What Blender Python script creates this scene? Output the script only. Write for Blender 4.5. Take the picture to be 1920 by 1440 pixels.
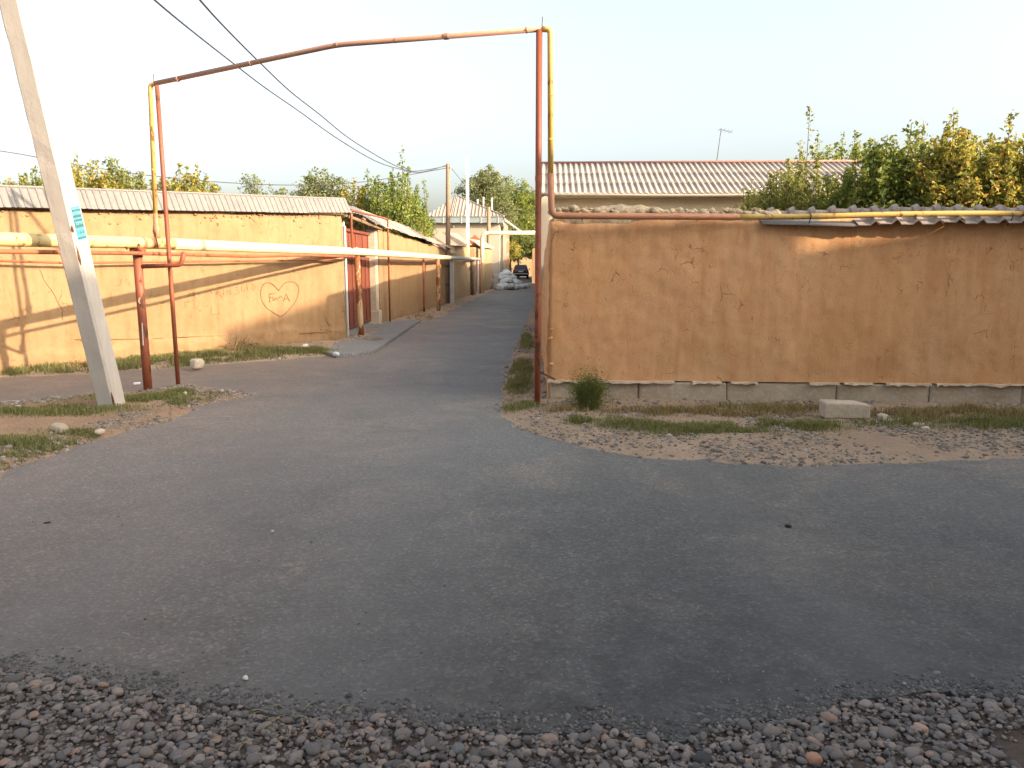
import bpy, bmesh, math, random
import numpy as np
from mathutils import Vector, Matrix, geometry as mgeo

for o in list(bpy.data.objects):
    bpy.data.objects.remove(o)
SC = bpy.context.scene
COL = SC.collection

# ------------------------------------------------------------------ camera
EYE = 1.6
PITCH = math.radians(8.96)
cam_d = bpy.data.cameras.new("camera")
cam_d.sensor_width = 36.0
cam_d.lens = 27.0
cam_d.clip_start = 0.05
cam_d.clip_end = 4000
cam = bpy.data.objects.new("camera", cam_d)
COL.objects.link(cam)
cam.location = (0, 0, EYE)
cam.rotation_euler = (math.radians(90) - PITCH, 0, 0)
SC.camera = cam

# ------------------------------------------------------------------ sky, sun, exposure
SUN_H = Vector((0.89, -0.455, 0)).normalized()      # horizontal direction towards the sun
SUN_EL = math.radians(20.3)
world = bpy.data.worlds.new("World")
SC.world = world
world.use_nodes = True
wn = world.node_tree
wn.nodes.clear()
sky = wn.nodes.new("ShaderNodeTexSky")
sky.sky_type = 'NISHITA'
sky.sun_disc = False
sky.sun_elevation = SUN_EL
sky.sun_rotation = math.atan2(SUN_H.x, SUN_H.y)
sky.altitude = 0
sky.air_density = 1.0
sky.dust_density = 5.5
sky.ozone_density = 0.5
bg = wn.nodes.new("ShaderNodeBackground")
bg.inputs[1].default_value = 0.15
wo = wn.nodes.new("ShaderNodeOutputWorld")
hsv = wn.nodes.new("ShaderNodeHueSaturation")          # thin summer haze: paler sky all round
hsv.inputs["Saturation"].default_value = 0.6
wn.links.new(sky.outputs[0], hsv.inputs["Color"])
wn.links.new(hsv.outputs[0], bg.inputs[0])
wn.links.new(bg.outputs[0], wo.inputs[0])

sun_d = bpy.data.lights.new("sun", 'SUN')
sun_d.energy = 3.7
sun_d.angle = math.radians(0.7)
sun_d.color = (1.0, 0.775, 0.56)
sun = bpy.data.objects.new("sun", sun_d)
COL.objects.link(sun)
sdir = Vector((SUN_H.x * math.cos(SUN_EL), SUN_H.y * math.cos(SUN_EL), math.sin(SUN_EL)))
sun.rotation_euler = sdir.to_track_quat('Z', 'Y').to_euler()
sun.location = (20, -18, 20)

vs = SC.view_settings
vs.view_transform = 'Standard'
vs.look = 'None'
vs.gamma = 1.0
vs.use_curve_mapping = False
vs.exposure = 1.66
SC.cycles.max_bounces = 6
SC.cycles.transparent_max_bounces = 8

# ------------------------------------------------------------------ projection helpers (photo pixel -> point in the place)
CP, SP = math.cos(PITCH), math.sin(PITCH)
def ray(px, py):
    u = (px - 960) / 1440.0
    v = (720 - py) / 1440.0
    return Vector((u, CP + v * SP, -SP + v * CP))
def G(px, py, z=0.0):
    d = ray(px, py)
    t = (z - EYE) / d.z
    return Vector((d.x * t, d.y * t, z))
def A(px, py, Y):
    d = ray(px, py)
    t = Y / d.y
    return Vector((d.x * t, Y, EYE + d.z * t))
def onplane(px, py, p, n):
    d = ray(px, py)
    c = Vector((0, 0, EYE))
    t = (Vector(p) - c).dot(n) / d.dot(n)
    return c + d * t

# ------------------------------------------------------------------ noise (numpy)
def _hash(i, j, k, seed):
    h = (i * 374761393 + j * 668265263 + k * 2147483647 + seed * 144665) & 0xffffffff
    h = ((h ^ (h >> 13)) * 1274126177) & 0xffffffff
    return ((h ^ (h >> 16)) & 0xffff) / 65535.0
def vnoise(x, y, z=0.0, seed=0):
    x = np.asarray(x, float); y = np.asarray(y, float); z = np.asarray(z, float) + np.zeros_like(x)
    xi = np.floor(x).astype(np.int64); yi = np.floor(y).astype(np.int64); zi = np.floor(z).astype(np.int64)
    xf = x - xi; yf = y - yi; zf = z - zi
    xf = xf * xf * (3 - 2 * xf); yf = yf * yf * (3 - 2 * yf); zf = zf * zf * (3 - 2 * zf)
    r = 0
    for a in (0, 1):
        wx = xf if a else 1 - xf
        for b in (0, 1):
            wy = yf if b else 1 - yf
            for c in (0, 1):
                wz = zf if c else 1 - zf
                r = r + _hash(xi + a, yi + b, zi + c, seed) * wx * wy * wz
    return r * 2 - 1
def fbm(x, y, z=0.0, seed=0, octv=4, gain=0.5):
    s = 0; a = 1.0; f = 1.0
    for o in range(octv):
        s = s + a * vnoise(np.asarray(x) * f, np.asarray(y) * f, np.asarray(z) * f, seed + o * 17)
        a *= gain; f *= 2.03
    return s

# ------------------------------------------------------------------ materials
MATS = {}
class NB:
    """small node builder"""
    def __init__(self, name):
        self.m = bpy.data.materials.new(name)
        self.m.use_nodes = True
        self.t = self.m.node_tree
        self.t.nodes.clear()
        self.out = self.n("ShaderNodeOutputMaterial")
        self.p = self.n("ShaderNodeBsdfPrincipled")
        self.t.links.new(self.p.outputs[0], self.out.inputs[0])
        tc = self.n("ShaderNodeTexCoord"); oi = self.n("ShaderNodeObjectInfo")
        vm = self.n("ShaderNodeVectorMath", operation='MULTIPLY_ADD')      # copies of one mesh do not repeat one pattern
        self.t.links.new(oi.outputs["Location"], vm.inputs[0]); vm.inputs[1].default_value = (3.7, 3.7, 3.7)
        self.t.links.new(tc.outputs["Object"], vm.inputs[2])
        self.co = vm.outputs[0]
        MATS[name] = self.m
    def n(self, k, **kw):
        x = self.t.nodes.new(k)
        for a, b in kw.items():
            setattr(x, a, b)
        return x
    def l(self, a, b):
        self.t.links.new(a, b)
    def mapping(self, scale=(1, 1, 1), rot=(0, 0, 0)):
        m = self.n("ShaderNodeMapping")
        m.inputs["Scale"].default_value = scale
        m.inputs["Rotation"].default_value = rot
        self.l(self.co, m.inputs[0])
        return m.outputs[0]
    def noise(self, scale, detail=4, rough=0.55, dist=0.0, co=None):
        x = self.n("ShaderNodeTexNoise")
        x.inputs["Scale"].default_value = scale
        x.inputs["Detail"].default_value = detail
        x.inputs["Roughness"].default_value = rough
        x.inputs["Distortion"].default_value = dist
        self.l(co or self.co, x.inputs["Vector"])
        return x.outputs["Fac"]
    def vor(self, scale, feature='F1', co=None, rnd=1.0):
        x = self.n("ShaderNodeTexVoronoi", feature=feature)
        x.inputs["Scale"].default_value = scale
        x.inputs["Randomness"].default_value = rnd
        self.l(co or self.co, x.inputs["Vector"])
        return x.outputs["Distance"]
    def ramp(self, fac, stops):
        r = self.n("ShaderNodeValToRGB")
        e = r.color_ramp.elements
        while len(e) < len(stops):
            e.new(0.5)
        for k, (p, c) in enumerate(stops):
            e[k].position = p
            e[k].color = (c, c, c, 1) if isinstance(c, (int, float)) else (*c, 1)
        self.l(fac, r.inputs[0])
        return r.outputs[0]
    def mix(self, fac, a, b, mode='MIX'):
        m = self.n("ShaderNodeMix", data_type='RGBA', blend_type=mode)
        for sock, val in ((m.inputs["Factor"], fac), (m.inputs[6], a), (m.inputs[7], b)):
            if isinstance(val, (int, float)):
                sock.default_value = val
            elif isinstance(val, (tuple, list)):
                sock.default_value = (*val, 1)
            else:
                self.l(val, sock)
        return m.outputs[2]
    def math(self, op, a, b=0.0):
        m = self.n("ShaderNodeMath", operation=op)
        for sock, val in ((m.inputs[0], a), (m.inputs[1], b)):
            if isinstance(val, (int, float)):
                sock.default_value = val
            else:
                self.l(val, sock)
        return m.outputs[0]
    def bump(self, h, strength=0.3, dist=0.01, prev=None):
        b = self.n("ShaderNodeBump")
        b.inputs["Strength"].default_value = strength
        b.inputs["Distance"].default_value = dist
        self.l(h, b.inputs["Height"])
        if prev is not None:
            self.l(prev, b.inputs["Normal"])
        return b.outputs[0]
    def fin(self, col, rough=0.9, normal=None, metal=0.0, spec=0.3):
        if isinstance(col, (tuple, list)):
            self.p.inputs["Base Color"].default_value = (*col, 1)
        else:
            self.l(col, self.p.inputs["Base Color"])
        if isinstance(rough, (int, float)):
            self.p.inputs["Roughness"].default_value = rough
        else:
            self.l(rough, self.p.inputs["Roughness"])
        self.p.inputs["Metallic"].default_value = metal
        self.p.inputs["Specular IOR Level"].default_value = spec
        if normal is not None:
            self.l(normal, self.p.inputs["Normal"])
        return self.m

def adobe(name, c1, c2, c3, crack=0.6, crack_scale=2.2):
    b = NB(name)
    big = b.noise(0.55, 4, 0.6)
    mid = b.noise(3.2, 6, 0.65, 0.4)
    fine = b.noise(55, 4, 0.7)
    streak = b.noise(3.0, 5, 0.6, 0.3, b.mapping((2.6, 2.6, 0.35)))
    col = b.mix(b.ramp(big, [(0.35, 0.0), (0.68, 1.0)]), c1, c2)
    col = b.mix(b.math('MULTIPLY', b.ramp(streak, [(0.42, 0.0), (0.68, 1.0)]), 0.75), col, c3)
    blot = b.ramp(b.noise(9, 6, 0.75, 0.6), [(0.52, 0.0), (0.66, 1.0)])
    col = b.mix(b.math('MULTIPLY', blot, 0.28), col, tuple(x * 0.72 for x in c3))
    col = b.mix(b.math('MULTIPLY', b.ramp(mid, [(0.3, 1.0), (0.55, 0.0)]), 0.22), col, tuple(x * 1.18 for x in c1))
    col = b.mix(b.math('MULTIPLY', b.ramp(fine, [(0.25, 1.0), (0.5, 0.0)]), 0.30), col, tuple(x * 0.62 for x in c3))
    warp = b.n("ShaderNodeTexNoise"); warp.inputs["Scale"].default_value = 4.0; warp.inputs["Detail"].default_value = 5
    b.l(b.co, warp.inputs["Vector"])
    wco = b.n("ShaderNodeMix", data_type='VECTOR')
    wco.inputs["Factor"].default_value = 0.22
    b.l(b.mapping((1.5, 1.5, 0.8)), wco.inputs[4]); b.l(warp.outputs["Color"], wco.inputs[5])
    ed = b.vor(crack_scale * 2.6, 'DISTANCE_TO_EDGE', wco.outputs[1])
    line = b.ramp(ed, [(0.010, 1.0), (0.030, 0.0)])
    mask = b.ramp(b.noise(3.4, 5, 0.75), [(0.53, 0.0), (0.64, 1.0)])
    ck = b.math('MULTIPLY', b.math('MULTIPLY', line, mask), crack)
    col = b.mix(ck, col, tuple(x * 0.42 for x in c3))
    # small pits
    pit = b.ramp(b.vor(16, 'F1'), [(0.05, 1.0), (0.10, 0.0)])
    pit = b.math('MULTIPLY', pit, b.ramp(b.noise(2.7, 3), [(0.55, 0.0), (0.66, 1.0)]))
    col = b.mix(b.math('MULTIPLY', pit, 0.7), col, tuple(x * 0.4 for x in c3))
    n1 = b.bump(mid, 0.28, 0.022)
    n2 = b.bump(fine, 0.45, 0.006, n1)
    n3 = b.bump(b.math('SUBTRACT', 1.0, b.math('MAXIMUM', ck, pit)), 0.7, 0.012, n2)
    return b.fin(col, 0.95, n3, spec=0.1)

def simple(name, c1, c2, scale=6, rough=0.85, bs=0.3, bd=0.01, c3=None, s3=40, metal=0, spec=0.3, stretch=None):
    b = NB(name)
    co = b.mapping(stretch) if stretch else None
    a = b.noise(scale, 5, 0.62, 0.2, co)
    f = b.noise(s3, 4, 0.65)
    col = b.mix(b.ramp(a, [(0.36, 0.0), (0.64, 1.0)]), c1, c2)
    if c3:
        col = b.mix(b.ramp(f, [(0.5, 0.0), (0.68, 0.85)]), col, c3)
    n = b.bump(f, bs, bd)
    return b.fin(col, rough, n, metal, spec)

def rusty(name, paint, paint2, rust, amount=0.5, scale=9, rough=0.55):
    b = NB(name)
    a = b.noise(scale, 6, 0.65, 0.3, b.mapping((1, 1, 0.5)))
    big = b.noise(1.3, 3)
    f = b.noise(90, 3)
    col = b.mix(b.ramp(big, [(0.35, 0.0), (0.65, 1.0)]), paint, paint2)
    k = b.ramp(a, [(amount, 0.0), (amount + 0.07, 1.0)])
    rc = b.mix(b.ramp(f, [(0.4, 0.0), (0.6, 1.0)]), rust, tuple(x * 0.55 for x in rust))
    col = b.mix(k, col, rc)
    n = b.bump(b.math('ADD', b.math('MULTIPLY', f, 0.4), b.math('MULTIPLY', k, -0.5)), 0.35, 0.004)
    return b.fin(col, b.ramp(k, [(0, rough), (1, 0.9)]), n, 0.0, 0.4)

def leafmat(name, stops, trans=0.45):
    b = NB(name)
    g = b.n("ShaderNodeNewGeometry")
    col = b.ramp(g.outputs["Random Per Island"], stops)
    b.l(col, b.p.inputs["Base Color"])
    b.p.inputs["Roughness"].default_value = 0.6
    b.p.inputs["Specular IOR Level"].default_value = 0.25
    tr = b.n("ShaderNodeBsdfTranslucent")
    b.l(b.mix(0.5, col, (0.36, 0.36, 0.05)), tr.inputs[0])
    ms = b.n("ShaderNodeMixShader")
    ms.inputs[0].default_value = trans
    b.l(b.p.outputs[0], ms.inputs[1]); b.l(tr.outputs[0], ms.inputs[2])
    b.l(ms.outputs[0], b.out.inputs[0])
    return b.m

def island_mat(name, stops, rough=0.8, bs=0.25):
    b = NB(name)
    g = b.n("ShaderNodeNewGeometry")
    col = b.ramp(g.outputs["Random Per Island"], stops)
    f = b.noise(60, 4)
    col = b.mix(b.math('MULTIPLY', f, 0.45), col, (0.07, 0.06, 0.055))
    return b.fin(col, rough, b.bump(f, bs, 0.003), 0, 0.3)

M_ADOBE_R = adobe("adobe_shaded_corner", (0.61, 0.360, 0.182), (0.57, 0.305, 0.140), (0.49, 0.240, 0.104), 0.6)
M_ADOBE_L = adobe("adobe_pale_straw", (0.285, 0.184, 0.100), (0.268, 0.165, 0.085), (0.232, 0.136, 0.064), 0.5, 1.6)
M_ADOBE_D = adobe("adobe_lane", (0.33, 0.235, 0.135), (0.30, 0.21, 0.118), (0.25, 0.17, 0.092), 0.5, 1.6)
M_RUBBLE = simple("straw_clay_cap", (0.50, 0.39, 0.24), (0.38, 0.28, 0.16), 12, 0.95, 0.8, 0.02, (0.66, 0.54, 0.36), 35)
M_PLINTH = simple("foundation_concrete", (0.42, 0.345, 0.25), (0.33, 0.26, 0.18), 2.6, 0.95, 0.6, 0.01, (0.48, 0.41, 0.31), 26)
M_FILM = simple("torn_lining_film", (0.62, 0.50, 0.36), (0.45, 0.34, 0.23), 9, 0.7, 0.3, 0.004)
M_REDOX = rusty("red_oxide_paint", (0.25, 0.070, 0.032), (0.20, 0.055, 0.026), (0.10, 0.045, 0.022), 0.57)
M_REDOX2 = rusty("red_oxide_worn", (0.34, 0.105, 0.045), (0.27, 0.075, 0.03), (0.14, 0.06, 0.03), 0.56, 12, 0.7)
M_YEL = rusty("yellow_gas_paint", (0.58, 0.395, 0.115), (0.54, 0.345, 0.085), (0.26, 0.105, 0.04), 0.56)
M_PALEYEL = rusty("pale_yellow_pipe_paint", (0.56, 0.45, 0.20), (0.52, 0.39, 0.16), (0.33, 0.15, 0.05), 0.565, 7, 0.6)
M_BROWNPIPE = rusty("brown_red_pipe_paint", (0.36, 0.15, 0.075), (0.40, 0.19, 0.10), (0.20, 0.08, 0.04), 0.62)
M_GATE = rusty("brown_gate_paint", (0.17, 0.048, 0.026), (0.145, 0.040, 0.022), (0.25, 0.11, 0.07), 0.68, 6, 0.5)
M_CONC = simple("pole_concrete", (0.44, 0.41, 0.37), (0.39, 0.36, 0.32), 3.0, 0.9, 0.35, 0.006, (0.46, 0.41, 0.36), 30)
M_CONC2 = simple("apron_concrete", (0.175, 0.175, 0.165), (0.145, 0.145, 0.138), 1.8, 0.92, 0.4, 0.006, (0.32, 0.31, 0.295), 30)
M_WOOD = simple("weathered_pole_wood", (0.24, 0.155, 0.095), (0.17, 0.11, 0.07), 5, 0.9, 0.6, 0.01, (0.30, 0.21, 0.14), 30, stretch=(6, 6, 0.6))
M_SHEET = simple("galvanised_sheet", (0.165, 0.158, 0.148), (0.143, 0.135, 0.125), 2.2, 0.6, 0.08, 0.003, (0.20, 0.175, 0.15), 12, 0.25, 0.5)
M_SHEETR = simple("rusted_sheet", (0.42, 0.30, 0.22), (0.34, 0.21, 0.14), 3.0, 0.75, 0.15, 0.004, (0.47, 0.38, 0.30), 10, 0.1, 0.4)
M_SLATE = simple("asbestos_slate", (0.32, 0.275, 0.235), (0.265, 0.225, 0.19), 1.6, 0.92, 0.3, 0.005, (0.24, 0.19, 0.165), 14)
M_SLATE2 = simple("grey_wall_slate", (0.32, 0.265, 0.22), (0.25, 0.205, 0.17), 2.6, 0.92, 0.35, 0.005, (0.38, 0.32, 0.27), 18)
M_RIDGE = simple("faded_red_ridge", (0.42, 0.20, 0.15), (0.34, 0.15, 0.11), 4, 0.8, 0.2, 0.003)
M_PLASTER = simple("house_plaster", (0.34, 0.295, 0.225), (0.30, 0.26, 0.195), 1.2, 0.92, 0.3, 0.006, (0.27, 0.23, 0.17), 20)
M_FASCIA = simple("cyan_grey_fascia", (0.19, 0.235, 0.235), (0.16, 0.20, 0.20), 2, 0.6, 0.1, 0.003)
M_GUTTER = simple("gutter_metal", (0.34, 0.31, 0.26), (0.28, 0.25, 0.21), 3, 0.5, 0.1, 0.003, metal=0.2)
M_DARKMETAL = simple("dark_iron", (0.05, 0.04, 0.035), (0.09, 0.06, 0.045), 8, 0.7, 0.2, 0.003)
M_WIRE = simple("black_wire", (0.05, 0.05, 0.06), (0.04, 0.04, 0.05), 8, 0.6, 0.0, 0.001)
M_SACK = simple("white_woven_sack", (0.50, 0.54, 0.53), (0.42, 0.46, 0.45), 5, 0.8, 0.4, 0.006, (0.64, 0.67, 0.66), 30)
M_SACKD = simple("dusty_brown_sack", (0.28, 0.24, 0.18), (0.20, 0.17, 0.12), 5, 0.85, 0.4, 0.006)
M_WHITEGATE = simple("pale_painted_gate", (0.34, 0.36, 0.34), (0.29, 0.31, 0.29), 2, 0.6, 0.15, 0.003)
M_TEAL = simple("dark_teal_gate", (0.06, 0.10, 0.10), (0.045, 0.08, 0.085), 3, 0.6, 0.15, 0.003)
M_BRICK = simple("old_brick", (0.40, 0.22, 0.13), (0.32, 0.17, 0.10), 5, 0.95, 0.5, 0.01, (0.46, 0.29, 0.19), 24)
M_STONE = simple("pale_stone", (0.50, 0.43, 0.33), (0.42, 0.35, 0.26), 6, 0.95, 0.6, 0.01, (0.36, 0.29, 0.21), 30)
M_BARK = simple("bark", (0.13, 0.09, 0.06), (0.09, 0.065, 0.045), 9, 0.95, 0.7, 0.01, (0.18, 0.13, 0.09), 40, stretch=(3, 3, 0.6))
# ------------------------------------------------------------------ mesh helpers
class MB:
    def __init__(self):
        self.v = []; self.f = []
    def add(self, V, F):
        k = len(self.v)
        self.v.extend([tuple(p) for p in V])
        self.f.extend([tuple(i + k for i in q) for q in F])
        return self
    def box(self, c, s, rot=None, bev=0.0):
        x, y, z = s[0] / 2, s[1] / 2, s[2] / 2
        if bev:
            b = min(bev, x * .45, y * .45, z * .45)
            V = []
            for sx in (-1, 1):
                for sy in (-1, 1):
                    for sz in (-1, 1):
                        V += [(sx * (x - b), sy * (y - b), sz * z), (sx * (x - b), sy * y, sz * (z - b)), (sx * x, sy * (y - b), sz * (z - b))]
            bm = bmesh.new()
            vv = [bm.verts.new(p) for p in V]
            r = bmesh.ops.convex_hull(bm, input=vv)
            bm.verts.ensure_lookup_table(); bm.verts.index_update()
            V = [v.co.copy() for v in bm.verts]; F = [[w.index for w in f.verts] for f in bm.faces]
            bm.free()
        else:
            V = [Vector((sx * x, sy * y, sz * z)) for sx in (-1, 1) for sy in (-1, 1) for sz in (-1, 1)]
            F = [(0, 1, 3, 2), (4, 6, 7, 5), (0, 4, 5, 1), (2, 3, 7, 6), (0, 2, 6, 4), (1, 5, 7, 3)]
        R = rot if rot is not None else Matrix.Identity(3)
        return self.add([R @ Vector(p) + Vector(c) for p in V], F)
    def tube(self, pts, r, n=10, cap=True):
        pts = [Vector(p) for p in pts]
        rs = r if isinstance(r, (list, tuple)) else [r] * len(pts)
        V = []; F = []
        ref = None
        for i, p in enumerate(pts):
            a = pts[max(i - 1, 0)]; c = pts[min(i + 1, len(pts) - 1)]
            t = (c - a).normalized()
            if ref is None:
                ref = Vector((0, 0, 1)) if abs(t.z) < .9 else Vector((0, 1, 0))
            s = t.cross(ref)
            if s.length < 1e-5:
                s = t.orthogonal()
            s.normalize(); w = s.cross(t).normalized(); ref = w
            for k in range(n):
                q = 2 * math.pi * k / n
                V.append(p + (s * math.cos(q) + w * math.sin(q)) * rs[i])
        for i in range(len(pts) - 1):
            for k in range(n):
                F.append((i * n + k, i * n + (k + 1) % n, (i + 1) * n + (k + 1) % n, (i + 1) * n + k))
        if cap:
            F.append(tuple(range(n - 1, -1, -1))); F.append(tuple(range((len(pts) - 1) * n, len(pts) * n)))
        return self.add(V, F)
    def prism(self, poly, vec):
        """polygon (3D points) extruded by vec"""
        n = len(poly); vec = Vector(vec)
        V = [Vector(p) for p in poly] + [Vector(p) + vec for p in poly]
        F = [tuple(range(n - 1, -1, -1)), tuple(range(n, 2 * n))] + [(i, (i + 1) % n, n + (i + 1) % n, n + i) for i in range(n)]
        return self.add(V, F)
    def hull(self, pts):
        bm = bmesh.new()
        for p in pts: bm.verts.new(p)
        bmesh.ops.convex_hull(bm, input=bm.verts[:])
        for v in [v for v in bm.verts if not v.link_faces]: bm.verts.remove(v)
        bm.verts.index_update()
        V = [v.co.copy() for v in bm.verts]; F = [[w.index for w in f.verts] for f in bm.faces]
        bm.free()
        return self.add(V, F)
    def mesh(self, name, mat, smooth=False):
        me = bpy.data.meshes.new(name)
        me.from_pydata(self.v, [], self.f)
        bm = bmesh.new(); bm.from_mesh(me)
        bmesh.ops.recalc_face_normals(bm, faces=bm.faces[:])
        bm.to_mesh(me); bm.free()
        me.materials.append(mat)
        if smooth:
            me.polygons.foreach_set("use_smooth", [True] * len(me.polygons))
        return me
    def build(self, name, mat, parent=None, smooth=False):
        return link(name, self.mesh(name, mat, smooth), parent)

def link(name, me, parent=None, M=None):
    o = bpy.data.objects.new(name, me)
    COL.objects.link(o)
    if parent is not None:
        o.parent = parent
        r = parent
        T = Matrix.Identity(4)
        while r is not None:
            T = r.matrix_parent_inverse @ r.matrix_basis @ T if False else (r.matrix_basis @ T)
            if r.parent is not None: T = r.matrix_parent_inverse @ T
            r = r.parent
        o.matrix_parent_inverse = T.inverted()
    if M is not None:
        o.matrix_basis = M
    return o

def np_mesh(name, V, F, mat, smooth=False):
    """V (n,3), F (m,k) arrays, all faces with k corners"""
    V = np.asarray(V, np.float32); F = np.asarray(F, np.int32)
    me = bpy.data.meshes.new(name)
    m, k = F.shape
    me.vertices.add(len(V)); me.vertices.foreach_set("co", V.ravel())
    me.loops.add(m * k); me.loops.foreach_set("vertex_index", F.ravel())
    me.polygons.add(m); me.polygons.foreach_set("loop_start", np.arange(0, m * k, k, dtype=np.int32))
    if smooth:
        me.polygons.foreach_set("use_smooth", np.ones(m, bool))
    me.materials.append(mat)
    me.update(calc_edges=True)
    return me

def thing(name, label, cat, base=(0, 0, 0), group=None):
    o = bpy.data.objects.new(name, None)
    COL.objects.link(o)
    o.empty_display_size = 0.2
    o.location = base
    o['label'] = label; o['category'] = cat; o['kind'] = 'thing'
    if group: o['group'] = group
    return o
def tag(o, label, cat, group=None, kind=None):
    o['label'] = label; o['category'] = cat
    if group: o['group'] = group
    o['kind'] = kind or 'thing'
    return o
def structure(o):
    o['kind'] = 'structure'
    return o
def frame(ex, ey, origin):
    ex = Vector(ex).normalized(); ey = Vector(ey)
    ey = (ey - ex * ey.dot(ex)).normalized(); ez = ex.cross(ey)
    M = Matrix((ex, ey, ez)).transposed().to_4x4()
    M.translation = Vector(origin)
    return M
def catenary(a, b, sag, n=24):
    a = Vector(a); b = Vector(b)
    return [a.lerp(b, i / n) - Vector((0, 0, 4 * sag * (i / n) * (1 - i / n))) for i in range(n + 1)]
def smooth_path(pts, n=6):
    """Catmull-Rom through pts"""
    P = [Vector(p) for p in pts]; out = []
    for i in range(len(P) - 1):
        p0 = P[max(i - 1, 0)]; p1 = P[i]; p2 = P[i + 1]; p3 = P[min(i + 2, len(P) - 1)]
        for k in range(n):
            t = k / n
            out.append(0.5 * ((2 * p1) + (p2 - p0) * t + (2 * p0 - 5 * p1 + 4 * p2 - p3) * t * t + (3 * p1 - p0 - 3 * p2 + p3) * t ** 3))
    out.append(P[-1])
    return out
def bend(pts, r=0.1, n=5):
    """polyline with rounded corners"""
    P = [Vector(p) for p in pts]; out = [P[0]]
    for i in range(1, len(P) - 1):
        a = (P[i - 1] - P[i]); c = (P[i + 1] - P[i])
        q = min(r, a.length * .45, c.length * .45)
        s = P[i] + a.normalized() * q; e = P[i] + c.normalized() * q
        for k in range(n + 1):
            t = k / n
            out.append(s * (1 - t) ** 2 + P[i] * 2 * t * (1 - t) + e * t * t)
    out.append(P[-1])
    return out

# signed distance to a polygon (positive inside)
def sdist(x, y, poly):
    P = np.array([(p[0], p[1]) for p in poly]); Q = np.roll(P, -1, 0)
    best = np.full(x.shape, 1e9); ins = np.zeros(x.shape, bool)
    for (ax, ay), (bx, by) in zip(P, Q):
        dx, dy = bx - ax, by - ay
        L = dx * dx + dy * dy + 1e-12
        t = np.clip(((x - ax) * dx + (y - ay) * dy) / L, 0, 1)
        best = np.minimum(best, np.hypot(x - ax - t * dx, y - ay - t * dy))
        c = ((ay > y) != (by > y)) & (x < dx * (y - ay) / (by - ay + 1e-15) + ax)
        ins ^= c
    return np.where(ins, best, -best)

class Verge:
    """raised ground patch: height field over a polygon, dips under the road at its rim"""
    def __init__(self, poly, h, slope=0.25, lump=0.02, seed=1, wob=0.10):
        self.poly = [(p[0], p[1]) for p in poly]; self.h = h; self.slope = slope; self.lump = lump; self.seed = seed; self.wob = wob
    def z(self, x, y):
        d = sdist(x, y, self.poly) + self.wob * fbm(x * 2.2, y * 2.2, 0, self.seed, 4, 0.6)
        z = np.where(d > 0, self.h * (1 - np.exp(-np.maximum(d, 0) * self.slope / self.h)), d * 0.25)
        z = z + self.lump * fbm(x * 3.1, y * 3.1, 0, self.seed + 5, 4) * np.clip(d * 3 + .3, 0, 1)
        return z, d
    def build(self, name, mat, step=0.06):
        P = np.array(self.poly)
        x0, y0 = P.min(0) - .25; x1, y1 = P.max(0) + .25
        nx = int((x1 - x0) / step) + 2; ny = int((y1 - y0) / step) + 2
        X, Y = np.meshgrid(np.linspace(x0, x1, nx), np.linspace(y0, y1, ny))
        Z, D = self.z(X, Y)
        V = np.stack([X, Y, Z], -1).reshape(-1, 3)
        idx = np.arange(nx * ny).reshape(ny, nx)
        F = np.stack([idx[:-1, :-1], idx[:-1, 1:], idx[1:, 1:], idx[1:, :-1]], -1).reshape(-1, 4)
        keep = (D.reshape(-1)[F] > -0.2).any(1)
        F = F[keep]
        u, inv = np.unique(F, return_inverse=True)
        o = link(name, np_mesh(name, V[u], inv.reshape(-1, 4), mat, True))
        return structure(o)

ICO = None
def ico(sub=2):
    bm = bmesh.new(); bmesh.ops.create_icosphere(bm, subdivisions=sub, radius=1)
    bm.verts.index_update()
    V = np.array([v.co[:] for v in bm.verts]); F = np.array([[w.index for w in f.verts] for f in bm.faces])
    bm.free()
    return V, F
def pebbles(rng, X, Y, Z, R, flat=(0.45, 0.8), sub=2):
    bV, bF = ico(sub)
    n = len(X); m = len(bV)
    # lumpy base variants
    ax = rng.uniform(0.75, 1.35, n); fl = rng.uniform(flat[0], flat[1], n); yaw = rng.uniform(0, 6.283, n)
    tl = rng.normal(0, .35, n)
    ph = rng.uniform(0, 10, (n, 3))
    d = 1 + 0.22 * np.sin(bV[None, :, 0] * 2.3 + ph[:, 0:1]) * np.sin(bV[None, :, 1] * 2.7 + ph[:, 1:2]) + 0.14 * np.sin(bV[None, :, 2] * 3.1 + ph[:, 2:3])
    P = bV[None] * d[..., None] * R[:, None, None]
    P[..., 0] *= ax[:, None]; P[..., 2] *= fl[:, None]
    c, s = np.cos(tl)[:, None], np.sin(tl)[:, None]
    x, z = P[..., 0] * c - P[..., 2] * s, P[..., 0] * s + P[..., 2] * c
    P[..., 0] = x; P[..., 2] = z
    c, s = np.cos(yaw)[:, None], np.sin(yaw)[:, None]
    x, y = P[..., 0] * c - P[..., 1] * s, P[..., 0] * s + P[..., 1] * c
    P[..., 0] = x + X[:, None]; P[..., 1] = y + Y[:, None]; P[..., 2] += Z[:, None]
    F = bF[None] + (np.arange(n) * m)[:, None, None]
    return P.reshape(-1, 3), F.reshape(-1, 3)

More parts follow.
